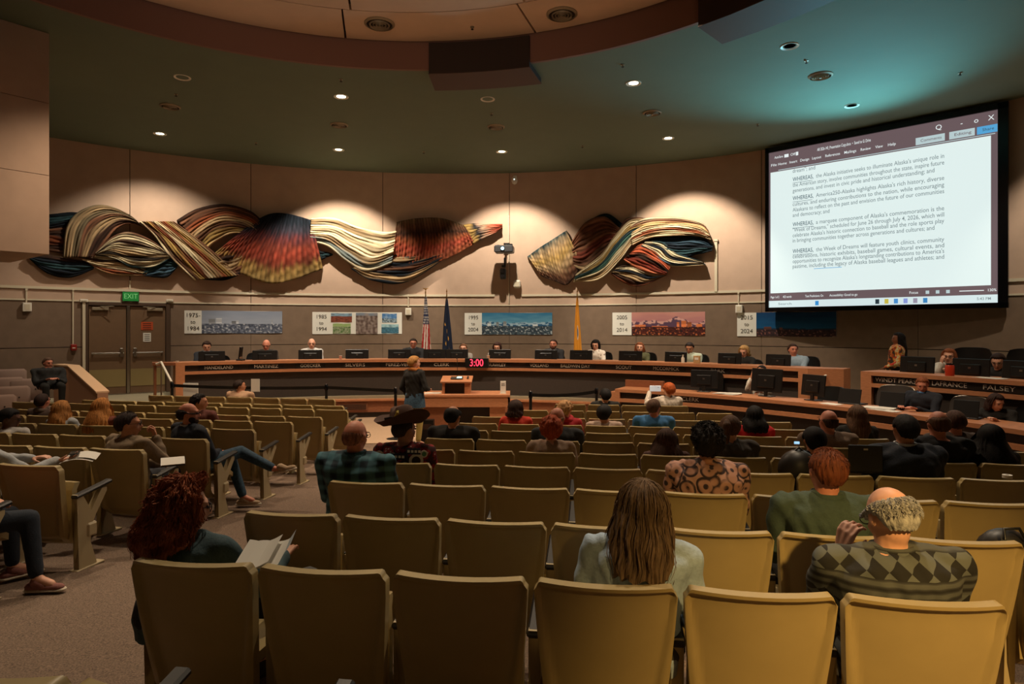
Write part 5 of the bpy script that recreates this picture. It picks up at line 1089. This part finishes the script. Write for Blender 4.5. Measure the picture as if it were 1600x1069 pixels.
p4 = aud(2, 1292, 700, 'man with short auburn hair in a dark green polo, second row from the camera', hair=SHORT('6e3a22', seed=11, strands=260), skin='red', top='3c4c42', lean=-.02, near=2, wide=1.15, head=(.15, -.08, .03), collar='3c4c42')
p5 = aud(3, 552, 655, 'bald man in a teal plaid shirt near the left aisle', skin='red', hair=BALD('8a5c4a', top=70, hairline=90, seed=4, t=.001, strands=0), topmat=tex_cloth('teal_plaid'), lean=-.02, near=2, wide=1.22, head=(-.25, -.1, .04), glasses=True, collar=tex_cloth('teal_plaid'))
p6 = aud(4, 632, 649, 'person in a brown cowboy hat and a red jacket covered with round patches', skin='tan', hair=SHORT('3a2a20'), topmat=tex_cloth('red_print'), lean=-.02, near=1, wide=1.08, head=(-.55, -.1, -.1))
p7 = aud(3, 1106, 664, 'person with short dark hair in a pink and black floral blouse', fem=True, skin='tan', hair=dict(style='short', c='1c1512', t=.034, curly=.014, nape=140, seed=9, strands=200), topmat=tex_cloth('pink_floral'), lean=-.04, near=2, wide=1.3, head=(0, -.05, 0))
p8 = aud(4, 1414, 645, 'dark-haired man in a navy suit jacket with a white shirt collar', skin='tan', hair=SHORT('14100f', seed=2, curly=.004), top='161c28', lean=-.02, near=1, wide=1.2, jacket=True, collar='c8ccd0', head=(.1, 0, 0))
# --- middle rows
aud(5, 862, 650, 'woman with curly bright red hair in a beige top', fem=True, hair=dict(style='short', c='a8481f', t=.036, curly=.022, nape=135, seed=14, strands=260), top='a08670', near=1, lean=-.06, wide=1.05, head=(.1, .1, 0))
aud(6, 872, 634, 'bald man in a charcoal jacket behind the curly red-haired woman', skin='red', hair=BALD('8a7560', top=80, hairline=95), top='26282a', jacket=True, near=0, wide=1.15, head=(-.3, 0, 0))
aud(8, 806, 623, 'woman with a dark brown bob and glasses in a bright red top', fem=True, hair=LONG('35211a', .10, taper=.1), top='c03018', near=0, head=(-.35, 0, 0), glasses=True)
aud(8, 884, 625, 'woman with curly blonde hair and a red scarf', fem=True, hair=dict(style='short', c='b58a5c', t=.03, curly=.02, nape=135, seed=5), top='b0202a', near=0, head=(-.3, 0, 0), scarf='b0202a')
aud(8, 944, 631, 'person with round-cut black hair and a pale collar in the middle of the hall', skin='tan', hair=dict(style='short', c='15110f', t=.026, nape=138), top='bda393', near=0, wide=.95, head=(-.2, 0, 0))
aud(11, 946, 606, 'black-haired person in black clothes in the front row', skin='tan', hair=dict(style='short', c='110d0c', t=.024, nape=138), top='15130f', near=0, head=(.2, .0, 0), jacket=True)
aud(8, 1022, 621, 'brown-haired man with glasses in a bright blue shirt', skin='red', hair=SHORT('5a4030'), top='3a74a8', near=0, head=(-.45, .0, 0), glasses=True, wide=1.1)
ph = aud(11, 1044, 597, 'woman with red hair in a white dotted top holding up a phone', fem=True, hair=dict(style='short', c='a8501f', t=.026, curly=.012, nape=135), topmat=tex_cloth('dots'), near=1, hands={-1: V3((-.28, .28, 1.02))}, hdir={-1: ((.6, .1, .6), (0, -1, .2))}, head=(.3, 0, 0))
aud(5, 1139, 646, 'woman with a brown ponytail in a grey blazer', fem=True, hair=dict(style='short', c='5f4330', t=.018, nape=125, pony=(-.03, 0, 0), plen=.12), top='4a4540', near=1, jacket=True, wide=1.15, head=(-.2, -.05, 0))
aud(7, 1177, 632, 'woman with black braids in a vivid red top', fem=True, skin='brown', hair=LONG('14100f', .17, flare=.3, taper=-.1, seed=6), top='c8141c', near=0)
aud(5, 1040, 667, 'woman with straight brown highlighted hair seated low, in the middle rows', fem=True, hair=LONG('4a3226', .22, flare=.35, taper=-.15, seed=7), top='5a3a34', near=1, head=(.1, .0, 0))
aud(6, 1290, 638, 'bald man in a taupe sweater at the right of the hall', skin='red', hair=BALD('4a3428', top=72, hairline=92), top='7a6656', near=0, wide=1.2, head=(.3, .0, .05))
aud(7, 1336, 631, 'woman with long light brown hair in black at the right end of her row', fem=True, hair=LONG('5f4634', .24, flare=.25, seed=4), top='16140f', near=0, head=(.1, 0, 0))
aud(5, 1272, 665, 'dark-haired person seated just in front of the auburn-haired man', skin='tan', hair=dict(style='short', c='120e0d', t=.024, nape=138), top='14161a', near=1, wide=.95, head=(0, 0, 0))
aud(5, 1460, 639, 'balding man with a brown fringe of hair in a black suit at the right', skin='red', hair=BALD('5a3d28', top=48, t=.010, hairline=92), top='14161a', near=1, wide=1.25, jacket=True, head=(0, -.1, 0))
aud(6, 1487, 638, 'brown-haired man in a grey-brown jacket partly behind the balding man in black', skin='red', hair=SHORT('4a3024'), top='4a3c34', near=0, wide=1.2, jacket=True)
aud(5, 1548, 662, 'woman with very long black hair near the right edge', fem=True, skin='tan', hair=LONG('0e0b0b', .32, flare=.45, taper=-.35, seed=9), top='141214', near=1, lean=.02)
aud(6, 710, 632, 'man with a thinning dark crown in a black jacket right of the cowboy hat', skin='tan', hair=dict(style='fringe', c='1a1411', t=.016, top=22, hairline=80, nape=135), top='15120f', near=0, jacket=True, wide=1.2, head=(-.25, -.15, 0))
# --- left section
audL(2, 200, 643, 'man with glasses in an olive-tan jacket, chin on his fist, left section', skin='tan', hair=SHORT('2a1b18', seed=3), top='75624c', near=2, jacket=True, wide=1.15, lean=-.02, head=(-.95, -.02, 0), twist=-.25, glasses=True,
     hands={1: V3((.13, .15, .89)), -1: V3((.1, .3, .58))}, hdir={1: ((-.55, .3, .75), (-.5, -.6, 0))}, curl=1.5)
audL(3, 300, 628, 'balding bearded man in a navy blazer and jeans with legs crossed', skin='red', hair=BALD('2a1d18', top=58, t=.012, hairline=92), beard='2a1a14', top='1a212e', near=2, jacket=True, legmat=tex_cloth('jeans'), collar='b0b8c4', wide=1.1, lean=-.1, head=(-.9, 0, 0), twist=-.2,
     legpose={-1: ((.10, .40, .50), (.26, .42, .09), (1, .5, 0)), 1: ((.22, .42, .60), (.62, .50, .42), (1, .25, .25), (.07, .02, -.01))}, shoe='b39a7c', yaw=-.18)
audL(5, 316, 614, 'dark curly-haired person in profile behind the bearded man', skin='tan', hair=dict(style='short', c='1a1310', t=.022, curly=.016), top='5a2c22', near=0, head=(-1.1, 0, 0))
audL(4, 101, 624, 'person with long straight blonde hair, left of the two blondes', fem=True, hair=LONG('a5713c', .22, flare=.2, taper=-.1, seed=3), top='9aa0a4', near=1)
audL(4, 164, 620, 'woman with very long wavy blonde hair, right of the two blondes', fem=True, hair=LONG('b5793e', .30, flare=.35, taper=-.3, seed=12), top='7a4030', near=1, head=(-.15, 0, 0))
audL(5, 70, 613, 'dark-haired person with a checked scarf below the seated man in black', skin='red', hair=SHORT('2c1c17'), top='4a3a32', near=0, head=(.1, .1, 0), scarf='5a4a40')
audL(3, 8, 638, 'black-haired man in a white dress shirt at the left edge', skin='dark', hair=dict(style='short', c='120e0d', t=.018), top='b7b5b2', near=1, wide=1.1, head=(-.9, -.3, 0), lean=.12, glasses=True)
ed = audL(1, -36, 652, 'person at the left edge in a pale shirt holding a phone and papers', skin='fair', hair=SHORT('3a2a20'), top='a9adb0', near=1, hands={1: V3((.42, .30, .76)), -1: V3((.34, .38, .74))}, hdir={1: ((.8, .5, .1), (0, 0, 1)), -1: ((.9, .3, .15), (0, 0, -1))})
ll = audL(0, -96, 660, 'person at the lower left edge in an orange plaid shirt, dark jeans and pink sneakers', fem=True, hair=LONG('3a261c'), topmat=tex_cloth('orange_plaid'), legs='1c2430', near=1, shoe='8a5a52', yaw=-.5,
     legpose={1: ((.20, .42, .5), (.30, .44, .09), (.8, .75, 0)), -1: ((-.12, .38, .48), (-.12, .40, .09), (0, 1, 0))})
audL(9, 377, 592, 'brown-haired man in a peach shirt in the front row of the left section', skin='tan', hair=SHORT('2a1c16'), top='b08d70', near=0, head=(-.8, 0, 0), wide=1.15)
# --- the man on the grey chairs, the standing woman
x_ = at(72, 567, 12.5); person('heavy man in a dark jacket slouching in a grey armchair beside the knee wall', (x_.x, x_.y + .1, .04), math.pi*.0 - 2.35, H=1.0, skin='red', hair=SHORT('5a4436'), top='1c1c1c', legs='14130f', wide=1.18, lean=-.35, head=(.3, -.1, 0), near=1, jacket=True, seatz=.42)
sw = person('woman with short blonde hair in a black jacket standing left of the lectern', (at(648, 600, 11.5).x, 11.5, ZF), -.55, H=zat(556, 11.5) - ZF, fem=True, pose='stand', hair=dict(style='short', c='a5763f', t=.028, nape=140), top='17130f', jacket=True, legs='a08a4a', scarf='b06a2c', near=1, lean=-.02, head=(-.5, -.05, 0), hands={1: V3((.16, .2, 1.02)), -1: V3((-.2, .1, .85))})
mb = MB(); n = 18; loft(mb, [(sw['P0'] + Vector((0, 0, dz)), Vector((1, 0, 0)), Vector((0, 1, 0)), rx, ry) for dz, rx, ry in ((-.17, .20, .16), (-.08, .195, .155), (.08, .17, .135), (.1, .15, .12))]); mb.build('denim_shirt_hem', tex_cloth('jeans'), sw['o'], 60)
# --- people at the desks (facing the hall)
def ringp(px, R, fl, topy, lab, C=CD, yaw=0, **kw):
    a = rang(px, R, C); x, y = pol(a, R, C); H = zat(topy, y) - fl; return person(lab, (x, y, fl), -a + math.pi + yaw, H=H, **kw)
RP = 10.72; dh_ = {-1: V3((-.12, .38, .76)), 1: V3((.12, .38, .76))}
def dd(px, ty, lab, **kw): kw.setdefault('hands', dh_); kw.setdefault('lean', .10); kw.setdefault('near', 0); kw.setdefault('hs', 1.12); kw['wide'] = kw.get('wide', 1)*1.1; return ringp(px, RP, .04, ty, lab, seatz=.46, **kw)
dd(323, 533, 'dark-haired man in a navy suit at the left end of the long council desk', hair=SHORT('33211a'), top='252a34', jacket=True, collar='c0c4cc', head=(0, -.35, 0), tie=('5a5a68', 'c8c8cc'))
dd(416, 531, 'bald man in a dark jacket looking down, second from the left at the council desk', skin='red', hair=BALD('3a2a22', top=80, hairline=96), top='2e2620', jacket=True, head=(-.2, -.35, 0))
dd(487, 528, 'bald man in a white shirt and light tie at the council desk', hair=BALD('5a4436', top=84, hairline=96), top='c3c2c0', collar='cfcfd0', head=(0, -.12, 0), tie=('8a93a2',), beard=None)
dd(646, 528, 'man with glasses in a dark jacket over a light blue shirt at the council desk', skin='red', hair=SHORT('2f221b'), top='17181c', jacket=True, collar='8a98ac', tie=('8a98ac', '98a6ba'), glasses=True, head=(.1, -.15, 0), wide=1.1)
dd(724, 537, 'woman with light brown hair tied back right of the navy flag at the council desk', fem=True, hair=dict(style='short', c='6a4630', t=.016, nape=125), top='8a857e', glasses=True)
dd(777, 535, 'woman with brown shoulder hair right of the timer at the council desk', fem=True, hair=LONG('38201a', .12), top='a09a94', glasses=True, head=(0, -.25, 0))
dd(865, 530, 'man with short brown hair in a dark suit and tie at the council desk', skin='red', hair=SHORT('3a261d'), top='1d1d22', jacket=True, collar='c4c4c8', tie=('2c3a4c', 'c8c8cc'), beard='4a3024')
dd(931, 531, 'woman with long black hair in a white floral blouse at the council desk', fem=True, hair=LONG('0f0b0b', .24, flare=.1), topmat=tex_cloth('white_floral'), head=(0, -.3, 0))
dd(1000, 535, 'woman with a reddish bob in an olive cardigan at the council desk', fem=True, hair=LONG('7a4526', .10, flare=.25), top='4a4a2c', head=(.25, 0, 0))
dd(1078, 535, 'man with dark hair in a pale green shirt reading at the council desk', skin='tan', hair=SHORT('231814'), top='a9b3a2', head=(.1, -.35, 0), collar='a9b3a2', wide=1.1)
dd(1163, 540, 'blonde woman in black looking down at the council desk', fem=True, hair=LONG('b08a58', .12), top='131210', head=(.0, -.4, 0))
dd(1240, 537, 'man in a light blue shirt and dark tie at the council desk', skin='red', hair=SHORT('3a261d'), top='8fa6ba', collar='9fb2c4', tie=('1c2230',), head=(.7, 0, 0), wide=1.15)
dd(1484, 545, 'auburn-haired woman in a white jacket, chin on hand', fem=True, hair=LONG('7d4526', .07, flare=.2), top='cfcac0', jacket=True, glasses=True, head=(.3, -.15, 0), hands={1: V3((.03, .2, 1.02)), -1: V3((-.2, .36, .9))}, hdir={1: ((-.2, .1, 1), (-.5, -1, 0))}, near=1)
dd(1566, 552, 'woman with tied dark hair and glasses in black writing at the side desk', fem=True, hair=dict(style='short', c='2a1a14', t=.018, nape=130), top='15110f', glasses=True, head=(.3, -.4, 0), lean=.3)
a = rang(1397, 11.4, CD); x, y = pol(a, 11.4, CD); person('woman with long dark hair in an orange floral blouse standing below the screen', (x, y, .04), 1.1, H=zat(519, y) - .04, fem=True, skin='brown', pose='stand', hair=LONG('14100f', .34, back=.04), topmat=tex_cloth('orange_floral'), legs='1a1612', near=0, head=(.3, 0, 0), hands={1: V3((.2, .12, .84)), -1: V3((-.16, .16, .86))})
ringp(1186, 9.35, -.3, 570, 'bearded dark-haired man in a white shirt at the lower desk, chin on hand', skin='tan', hair=SHORT('1c1512'), beard='1a1310', top='c9c2b8', seatz=.45, near=1, hands={1: V3((.04, .22, .99)), -1: V3((-.2, .36, .78))}, hdir={1: ((-.2, .1, 1), (-.5, -1, 0))}, head=(0, 0, 0), glasses=True)
ringp(1444, 9.2, -.3, 588, 'red-haired man in a navy suit with a light blue shirt at the lower desk', skin='red', hair=SHORT('7d4526'), top='151a26', jacket=True, collar='4a7ab0', tie=('4a80b8', '5c90c0'), seatz=.45, near=1, head=(.55, -.4, 0), hands=dh_, lean=.15, wide=1.1)
ringp(1561, 9.2, -.3, 618, 'woman in a black top leaning over a laptop at the lower desk', fem=True, hair=LONG('33201a', .14), top='14120f', sleeve=.5, seatz=.45, near=1, head=(.9, -.4, 0), hands={1: V3((.3, .42, .72)), -1: V3((-.1, .4, .72))}, lean=.35, yaw=.3)
# ================================================================ accessories held or worn
def pchild(pd, nm, mb, m_, T=None, **k):
    c = mb.build(nm, m_, pd['o'], 60, **k)
    if T is not None: c.matrix_local = T
    return c
hat = mat('brown_felt', '4a2c1c', .8, bump=.1); mb = MB(); V = []; n = 40
for j, (r_, z_) in enumerate(((.02, .16), (.06, .165), (.085, .15), (.098, .10), (.108, .035), (.12, .02), (.16, .012), (.20, .02), (.225, .04), (.215, .035), (.16, .0), (.11, .005))):
    for i in range(n):
        a = 2*math.pi*i/n; up = (.07*abs(math.cos(a))**2.2)*smooth01(.12, .22, r_) if r_ > .11 else 0; dent = -.035*math.exp(-(math.cos(a)*r_/.03)**2) if j < 3 else 0
        V.append((r_*math.cos(a)*.92, r_*math.sin(a)*1.12, z_ + up + dent))
mb.add(V, [(j*n + i, j*n + (i + 1) % n, (j + 1)*n + (i + 1) % n, (j + 1)*n + i) for j in range(11) for i in range(n)] + [tuple(range(n - 1, -1, -1))])
HTn = p6['HT'] @ Matrix.Translation((0, -.02, .035)) @ Matrix.Rotation(.05, 4, 'X') @ Matrix.Rotation(-.1, 4, 'Y')
hh = pchild(p6, 'cowboy_hat', mb, hat, HTn)
c = MB().lathe([(.105, .03), (.109, .055), (.103, .06)], 30).build('hat_band', M['gap'], hh, 50)
c = MB().tube([(.04, -.112, .06), (.07, -.105, .10), (.06, -.1, .11)], .013).build('gold_flower', mat('gold_flower', 'b59a2c', .5), hh, 60)
c = MB().box((-.03, -.125, .05), (.1, .008, .05), bev=.003).build('hat_badge', M['gap'], hh); text_obj('lettering', 'ABC', .045, M['letters'], Matrix.Translation((-.03, -.131, .05)) @ Matrix.Rotation(R_(90), 4, 'X'), hh) if False else None
PT = [(-.17, .40, .055, 'white'), (-.10, .33, .05, 'green'), (.14, .38, .058, 'white'), (.05, .31, .05, 'green'), (-.05, .42, .03, 'white'), (.2, .44, .03, 'green'), (-.02, .32, .045, 'pink'), (-.2, .30, .035, 'white')]
pcm = dict(white=mat('patch_white', 'c8bfb4', .8), green=mat('patch_green', '4a7a5c', .8), pink=mat('patch_pink', 'b58a90', .8))
def on_back(pd, dx, f, off): w_ = .125*1.0; return pd['P0'] + pd['t']*f*pd['k'] + pd['X']*dx - pd['Y']*((.145 + off)*math.sqrt(max(0, 1 - (dx/.30)**2)))
for dx, f, r_, cc in PT:
    q = on_back(p6, dx, f, .012); nrm = (-p6['Y'] + p6['X']*dx*2.2).normalized(); T = Matrix.Translation(q) @ nrm.to_track_quat('Z', 'Y').to_matrix().to_4x4()
    pc = pchild(p6, 'patch', MB().cyl((0, 0, 0), r_, .006, 24), pcm['white'] if cc != 'pink' else pcm['pink'], T, label=cc + ' round sewn patch'); MB().cyl((0, 0, .005), r_*.62, .003, 18).build('emblem', M['gap'] if cc == 'white' else pcm['green'], pc)
for dx, w_, cc in ((.0, .16, 'navy'), (.12, .12, 'navy')):
    q = on_back(p6, dx, .47 if dx else .42, .02); T = Matrix.Translation(q) @ (-p6['Y']).to_track_quat('Z', 'Y').to_matrix().to_4x4(); pc = pchild(p6, 'patch', MB().box((0, 0, 0), (w_, .05, .006)), mat('patch_navy', '1c2238', .8), T); mb = MB(); [mb.box((-.05*w_/.16 + .03*i_, .0, .004), (.02, .02, .002)) for i_ in range(4)]; mb.build('emblem', M['letters'], pc)
pp = at(399, 602, 12.1); o = thing('papers', 'white sheet held up beside the head of the man in the peach shirt', 'papers', pp, -.1); MB().box((0, 0, 0), (.17, .006, .24)).build('sheet', M['paper'], o); MB().box((.0, .006, -.01), (.165, .004, .235), rz=.05).build('sheet', M['paperb'], o)
# held paper of the reading woman, phones, notebook
o = thing('papers', 'folded white printed papers held by the curly-haired woman', 'papers', at(410, 868, 2.72), .1)
for k, (rx, w_) in enumerate(((-.5, 0), (-.62, .02), (-.45, -.02))): MB().grid(lambda u, v: (-.075 + .14*u + w_ + .02*v, -.08 + .16*v, -.035 + .06*v + .02*u*u + .006*k + .008*math.sin(u*5 + k)), 8, 4).build('sheet', M['paper'], o, 60)
MB().grid(lambda u, v: (.06 + .06*u, -.04 + .1*v + .03*u, -.04 + .09*u + .03*v), 6, 4).build('curled_page', M['paperb'], o, 60)
q = ph['HP'][-1][0]; T = ph['o'].matrix_basis; wp = Matrix.Translation(ph['o'].location) @ Matrix.Rotation(ph['o'].rotation_euler.z, 4, 'Z') @ q
o = thing('phone', 'white smartphone held up by the red-haired woman in the dotted top', 'phone', wp + Vector((.09, -.03, .06)), -TH); MB().box((0, 0, 0), (.19, .012, .1), bev=.008).build('case', mat('white_glow_phone', 'd5dde2', .3, emit=.35), o); MB().cyl((.05, -.008, .02), .012, .004, 10).box((0, .008, 0), (.17, .002, .085)).build('screen', M['blackgl'], o)
wp = Matrix.Translation(ed['o'].location) @ Matrix.Rotation(ed['o'].rotation_euler.z, 4, 'Z') @ ed['HP'][1][0]
o = thing('papers', 'white paper held at the left edge of the picture', 'papers', wp + Vector((.14, .05, -.02)), .3); MB().grid(lambda u, v: (-.12 + .25*u, -.08 + .16*v, .03*math.sin(u*3) + .03*v), 6, 4).build('sheet', M['paper'], o, 60); MB().grid(lambda u, v: (-.1 + .25*u, -.06 + .14*v, .012 + .03*math.sin(u*3) + .03*v), 6, 4).build('sheet', M['paper'], o, 60)
o = thing('phone', 'dark smartphone held at the left edge above the white paper', 'phone', wp + Vector((.10, .06, .05)), .5); MB().box((0, 0, 0), (.075, .15, .01), bev=.004).build('case', M['black'], o); MB().box((0, 0, .006), (.066, .135, .002)).build('screen', M['blackgl'], o)
o = thing('notebook', 'thin white notebook on the lap of the man in the olive-tan jacket', 'notebook', at(270, 722, 5.75), .5); MB().box((0, 0, 0), (.2, .15, .012), bev=.003, T=Matrix.Rotation(.3, 4, 'X')).build('cover', M['blackgl'], o); MB().box((0, 0, .01), (.19, .14, .006), T=Matrix.Rotation(.3, 4, 'X')).build('pages', M['paper'], o)
o = thing('laptop', 'open black laptop held up beside the man in the navy suit', 'laptop', at(1352, 742, 4.75), -TH); MB().box((0, 0, .12), (.24, .014, .2), bev=.004).build('lid', M['black'], o); MB().box((0, -.009, .19), (.03, .003, .012)).build('badge', M['steel'], o); MB().box((0, .1, .015), (.24, .2, .015), bev=.004).build('base', M['black'], o)
o = thing('phone', 'small light-blue glowing phone on a seat back in the middle rows', 'phone', at(1245, 692, 6.1), -TH); MB().box((0, 0, 0), (.05, .01, .025), bev=.003).build('case', mat('blue_phone', '9ad0f0', .3, emit=.8), o); MB().box((0, -.006, 0), (.04, .002, .018)).build('screen', mat('blue_phone2', 'b0e0ff', .3, emit=1), o)
o = thing('tape_roll', 'small white roll resting on top of a seat back at the right edge', 'roll', at(1574, 747, 4.46), -TH); MB().lathe([(.012, 0), (.03, 0), (.03, .022), (.012, .022), (.012, 0)], 18).build('roll_body', M['white'], o, 40); MB().cyl((0, 0, .004), .012, .012, 12).build('core', M['gap'], o)
o = thing('bag', 'black bag on the seat at the right edge of the second row', 'bag', at(1590, 845, 3.2), -TH); mb = MB(); ell(mb, (0, .1, -.1), (.14, .1, .13)); mb.build('bag_body', M['pad'], o, 60); MB().tube([(-.06, 0, 0), (-.05, .02, .05), (.02, .02, .055), (.05, .02, 0)], .008).build('strap', M['black'], o, 60)
mb = MB(); ell(mb, (0, 0, 0), (.15, .12, .16)); o = thing('bag', 'dark jacket or bag heaped on a seat left of the auburn-haired man', 'bag', at(1247, 735, 4.9), -TH); mb.build('bag_body', M['pad'], o, 60); MB().tube([(-.08, 0, .1), (0, -.02, .18), (.08, 0, .1)], .01).build('strap', M['black'], o, 60)
flush()
# ================================================================ seats around the people
# rear-most partial row at the camera, then the centre block
def cseat(r, i, P, end=0):
    q = P + U*((i + .5)*WS) + NF*.28; lab = 'beige folding seat, %s from the left in the %s centre row from the camera' % (ORD[i - CR[r][2]] if r in CR else ORD[i], ORD[r - 1] if r > 0 else 'partly cropped')
    occ = OCC.get(('C', r, i))
    if occ: lab = 'beige folding seat holding the ' + occ[:54].rsplit(' ', 1)[0].rstrip(',')
    seat(lab, q.x, q.y, -TH, bool(occ), end)
def short(l): w_ = l.split(); return ' '.join(w_[:9]).rstrip(',')
for r in CR:
    P, i0, i1 = crow(r)
    for i in range(i0, i1 + 1):
        q = P + U*((i + .5)*WS) + NF*.28; occ = OCC.get(('C', r, i))
        lab = 'beige folding seat of the ' + short(occ) if occ else 'empty beige seat, %s from the left in the %s full centre row from the camera' % (ORD[i - i0], ORD[r - 1])
        seat(lab, q.x, q.y, -TH, bool(occ), 1 if i == i0 else 0)
for k in range(2): q = Vector((-1.13, 1.62, 0)) + U*((k - .5)*WS) + NF*.28; seat('cropped beige seat at the bottom left corner, %s one' % ('left' if k == 0 else 'right'), q.x, q.y, -TH, False, 0)
for r in LR:
    P, n, w_ = lrow(r)
    for i in range(n):
        q = P - UL*((i + .5)*w_) + NL*.28; occ = OCC.get(('L', r, i))
        lab = 'beige folding seat of the ' + short(occ) if occ else 'empty beige seat, %s from the aisle in the %s left-section row %s' % (ORD[i], ORD[r - 1] if r else 'nearest', 'counted from the camera' if r else 'at the picture edge')
        seat(lab, q.x, q.y, -LT, bool(occ), 0, w_/.56)
# ================================================================ office and side chairs
def office(px, R, fl, lab, C=CD, yaw=0, hi=1.05, mesh_=False, w_=.5):
    a = rang(px, R, C); x, y = pol(a, R, C); o = thing('office_chair', lab, 'office chair', (x, y, fl), -a + math.pi + yaw); m_ = M['mesh'] if mesh_ else M['black']
    mb = MB(); n = 10
    def bk(u, v, dy): x = (u - .5)*w_*(1 - .18*(2*abs(v - .5))**4); return (x, -.24 - .06*v - dy + .06*(2*abs(u - .5))**2, .55 + (hi - .55)*v - .03*(2*abs(u - .5))**4*v)
    for dy in (0, .05): mb.grid(lambda u, v: bk(u, v, dy), n, 8)
    q = 11*9
    ed_ = [j*11 for j in range(9)] + [8*11 + i for i in range(1, 11)] + [j*11 + 10 for j in range(7, -1, -1)] + [i for i in range(9, 0, -1)]
    mb.f += [(ed_[i], ed_[(i + 1) % len(ed_)], q + ed_[(i + 1) % len(ed_)], q + ed_[i]) for i in range(len(ed_))]
    mb.build('backrest', m_, o, 50); MB().box((0, 0, .44), (.48, .46, .08), bev=.03).build('seat', m_, o)
    for s in (-1, 1): MB().tube([(s*.25, -.1, .44), (s*.29, -.1, .62), (s*.29, .12, .64)], .018).build('armrest', M['black'], o, 50)
    MB().cyl((0, 0, .12), .03, .3, 12).build('column', M['steel'], o, 40)
    for k in range(5): a_ = k*2*math.pi/5; MB().tube([(0, 0, .12), (.26*math.cos(a_), .26*math.sin(a_), .05)], .018, 6).box((.26*math.cos(a_), .26*math.sin(a_), .028), (.04, .04, .05), bev=.01).build('leg', M['black'], o)
    if mesh_:
        pts = [Vector(bk(0, v/8, .025)) for v in range(9)] + [Vector(bk(u/10, 1, .025)) for u in range(1, 11)] + [Vector(bk(1, v/8, .025)) for v in range(7, -1, -1)]; MB().tube(pts, .012, 8).build('silver_rim', M['steel'], o, 60)
offs = [(343, 'behind the man in navy at the left end of the long desk', .95), (402, 'behind the bald man in a dark jacket', 1.0), (558, 'empty at the gap in the long desk', .88), (938, 'behind the woman with long black hair', 1.02), (1006, 'behind the woman with the reddish bob', 1.02), (1086, 'behind the man in the pale green shirt', 1.0), (1168, 'behind the blonde woman', .92), (1254, 'behind the man in the light blue shirt', 1.02), (865, 'behind the man in the dark suit', .95), (650, 'behind the man with glasses and a dark jacket', .95)]
for px, s, hi in offs: office(px, 10.98, .04, 'black office chair ' + s, hi=hi)
office(1512, 11.05, .04, 'large black office chair right of the woman in the white jacket', hi=1.28, w_=.6, yaw=.2); office(1592, 11.05, .04, 'large black office chair at the right edge of the side desk', hi=1.28, w_=.62)
office(1388, 9.45, -.3, 'empty grey chair with a silver rim left of the red-haired man', mesh_=True, hi=1.0, w_=.62); office(1500, 9.5, -.3, 'empty grey chair with a silver rim right of the red-haired man', mesh_=True, hi=.92, w_=.56); office(1598, 9.3, -.3, 'dark office chair behind the woman leaning over the laptop', hi=.9); office(1290, 9.5, -.3, 'dark office chair behind the right monitor of the lower desk', hi=.9); office(1105, 9.5, -.3, 'dark office chair behind the left monitor of the lower desk', hi=1.05)
def arm_chair(px, py_top, d, lab, yaw):
    p = at(px, py_top, d); fl = max(-.47, p.z - .95); o = thing('armchair', lab, 'armchair', (p.x, p.y, fl), yaw, 'grey tufted armchairs by the left wall')
    mb = MB(); mb.box((0, -.26, .62), (.6, .14, .58), bev=.05); mb.build('backrest', M['fabric'], o, 50); MB().box((0, 0, .40), (.56, .5, .14), bev=.05).build('seat', M['fabric'], o, 50)
    for sx_, z_ in ((-.13, .7), (.13, .7)): q = MB(); ell(q, (sx_, -.18, z_), (.014, .008, .014)); ell(q, (sx_, -.335, z_), (.014, .008, .014)); q.build('button', M['gap'], o, 60)
    for s in (-1, 1): MB().tube([(s*.33, -.22, .0), (s*.33, -.22, .56), (s*.33, .2, .56), (s*.33, .22, 0)], .013, 8).build('chrome_arm', M['steel'], o, 50)
    MB().tube([(-.33, .2, .2), (.33, .2, .2)], .012, 6).build('rail', M['steel'], o)
arm_chair(14, 575, 13.6, 'grey tufted armchair highest up by the left wall', math.pi*.0 - 2.5); arm_chair(8, 588, 12.6, 'grey tufted armchair in the middle by the left wall', -2.5); arm_chair(44, 590, 12.8, 'grey tufted armchair just behind the slouching man', -2.45)
arm_chair(16, 602, 11.9, 'grey tufted armchair nearest the camera by the left wall', -2.5); arm_chair(-8, 616, 11.3, 'grey tufted armchair cropped by the left picture edge', -2.5)
bpy.context.view_layer.update()
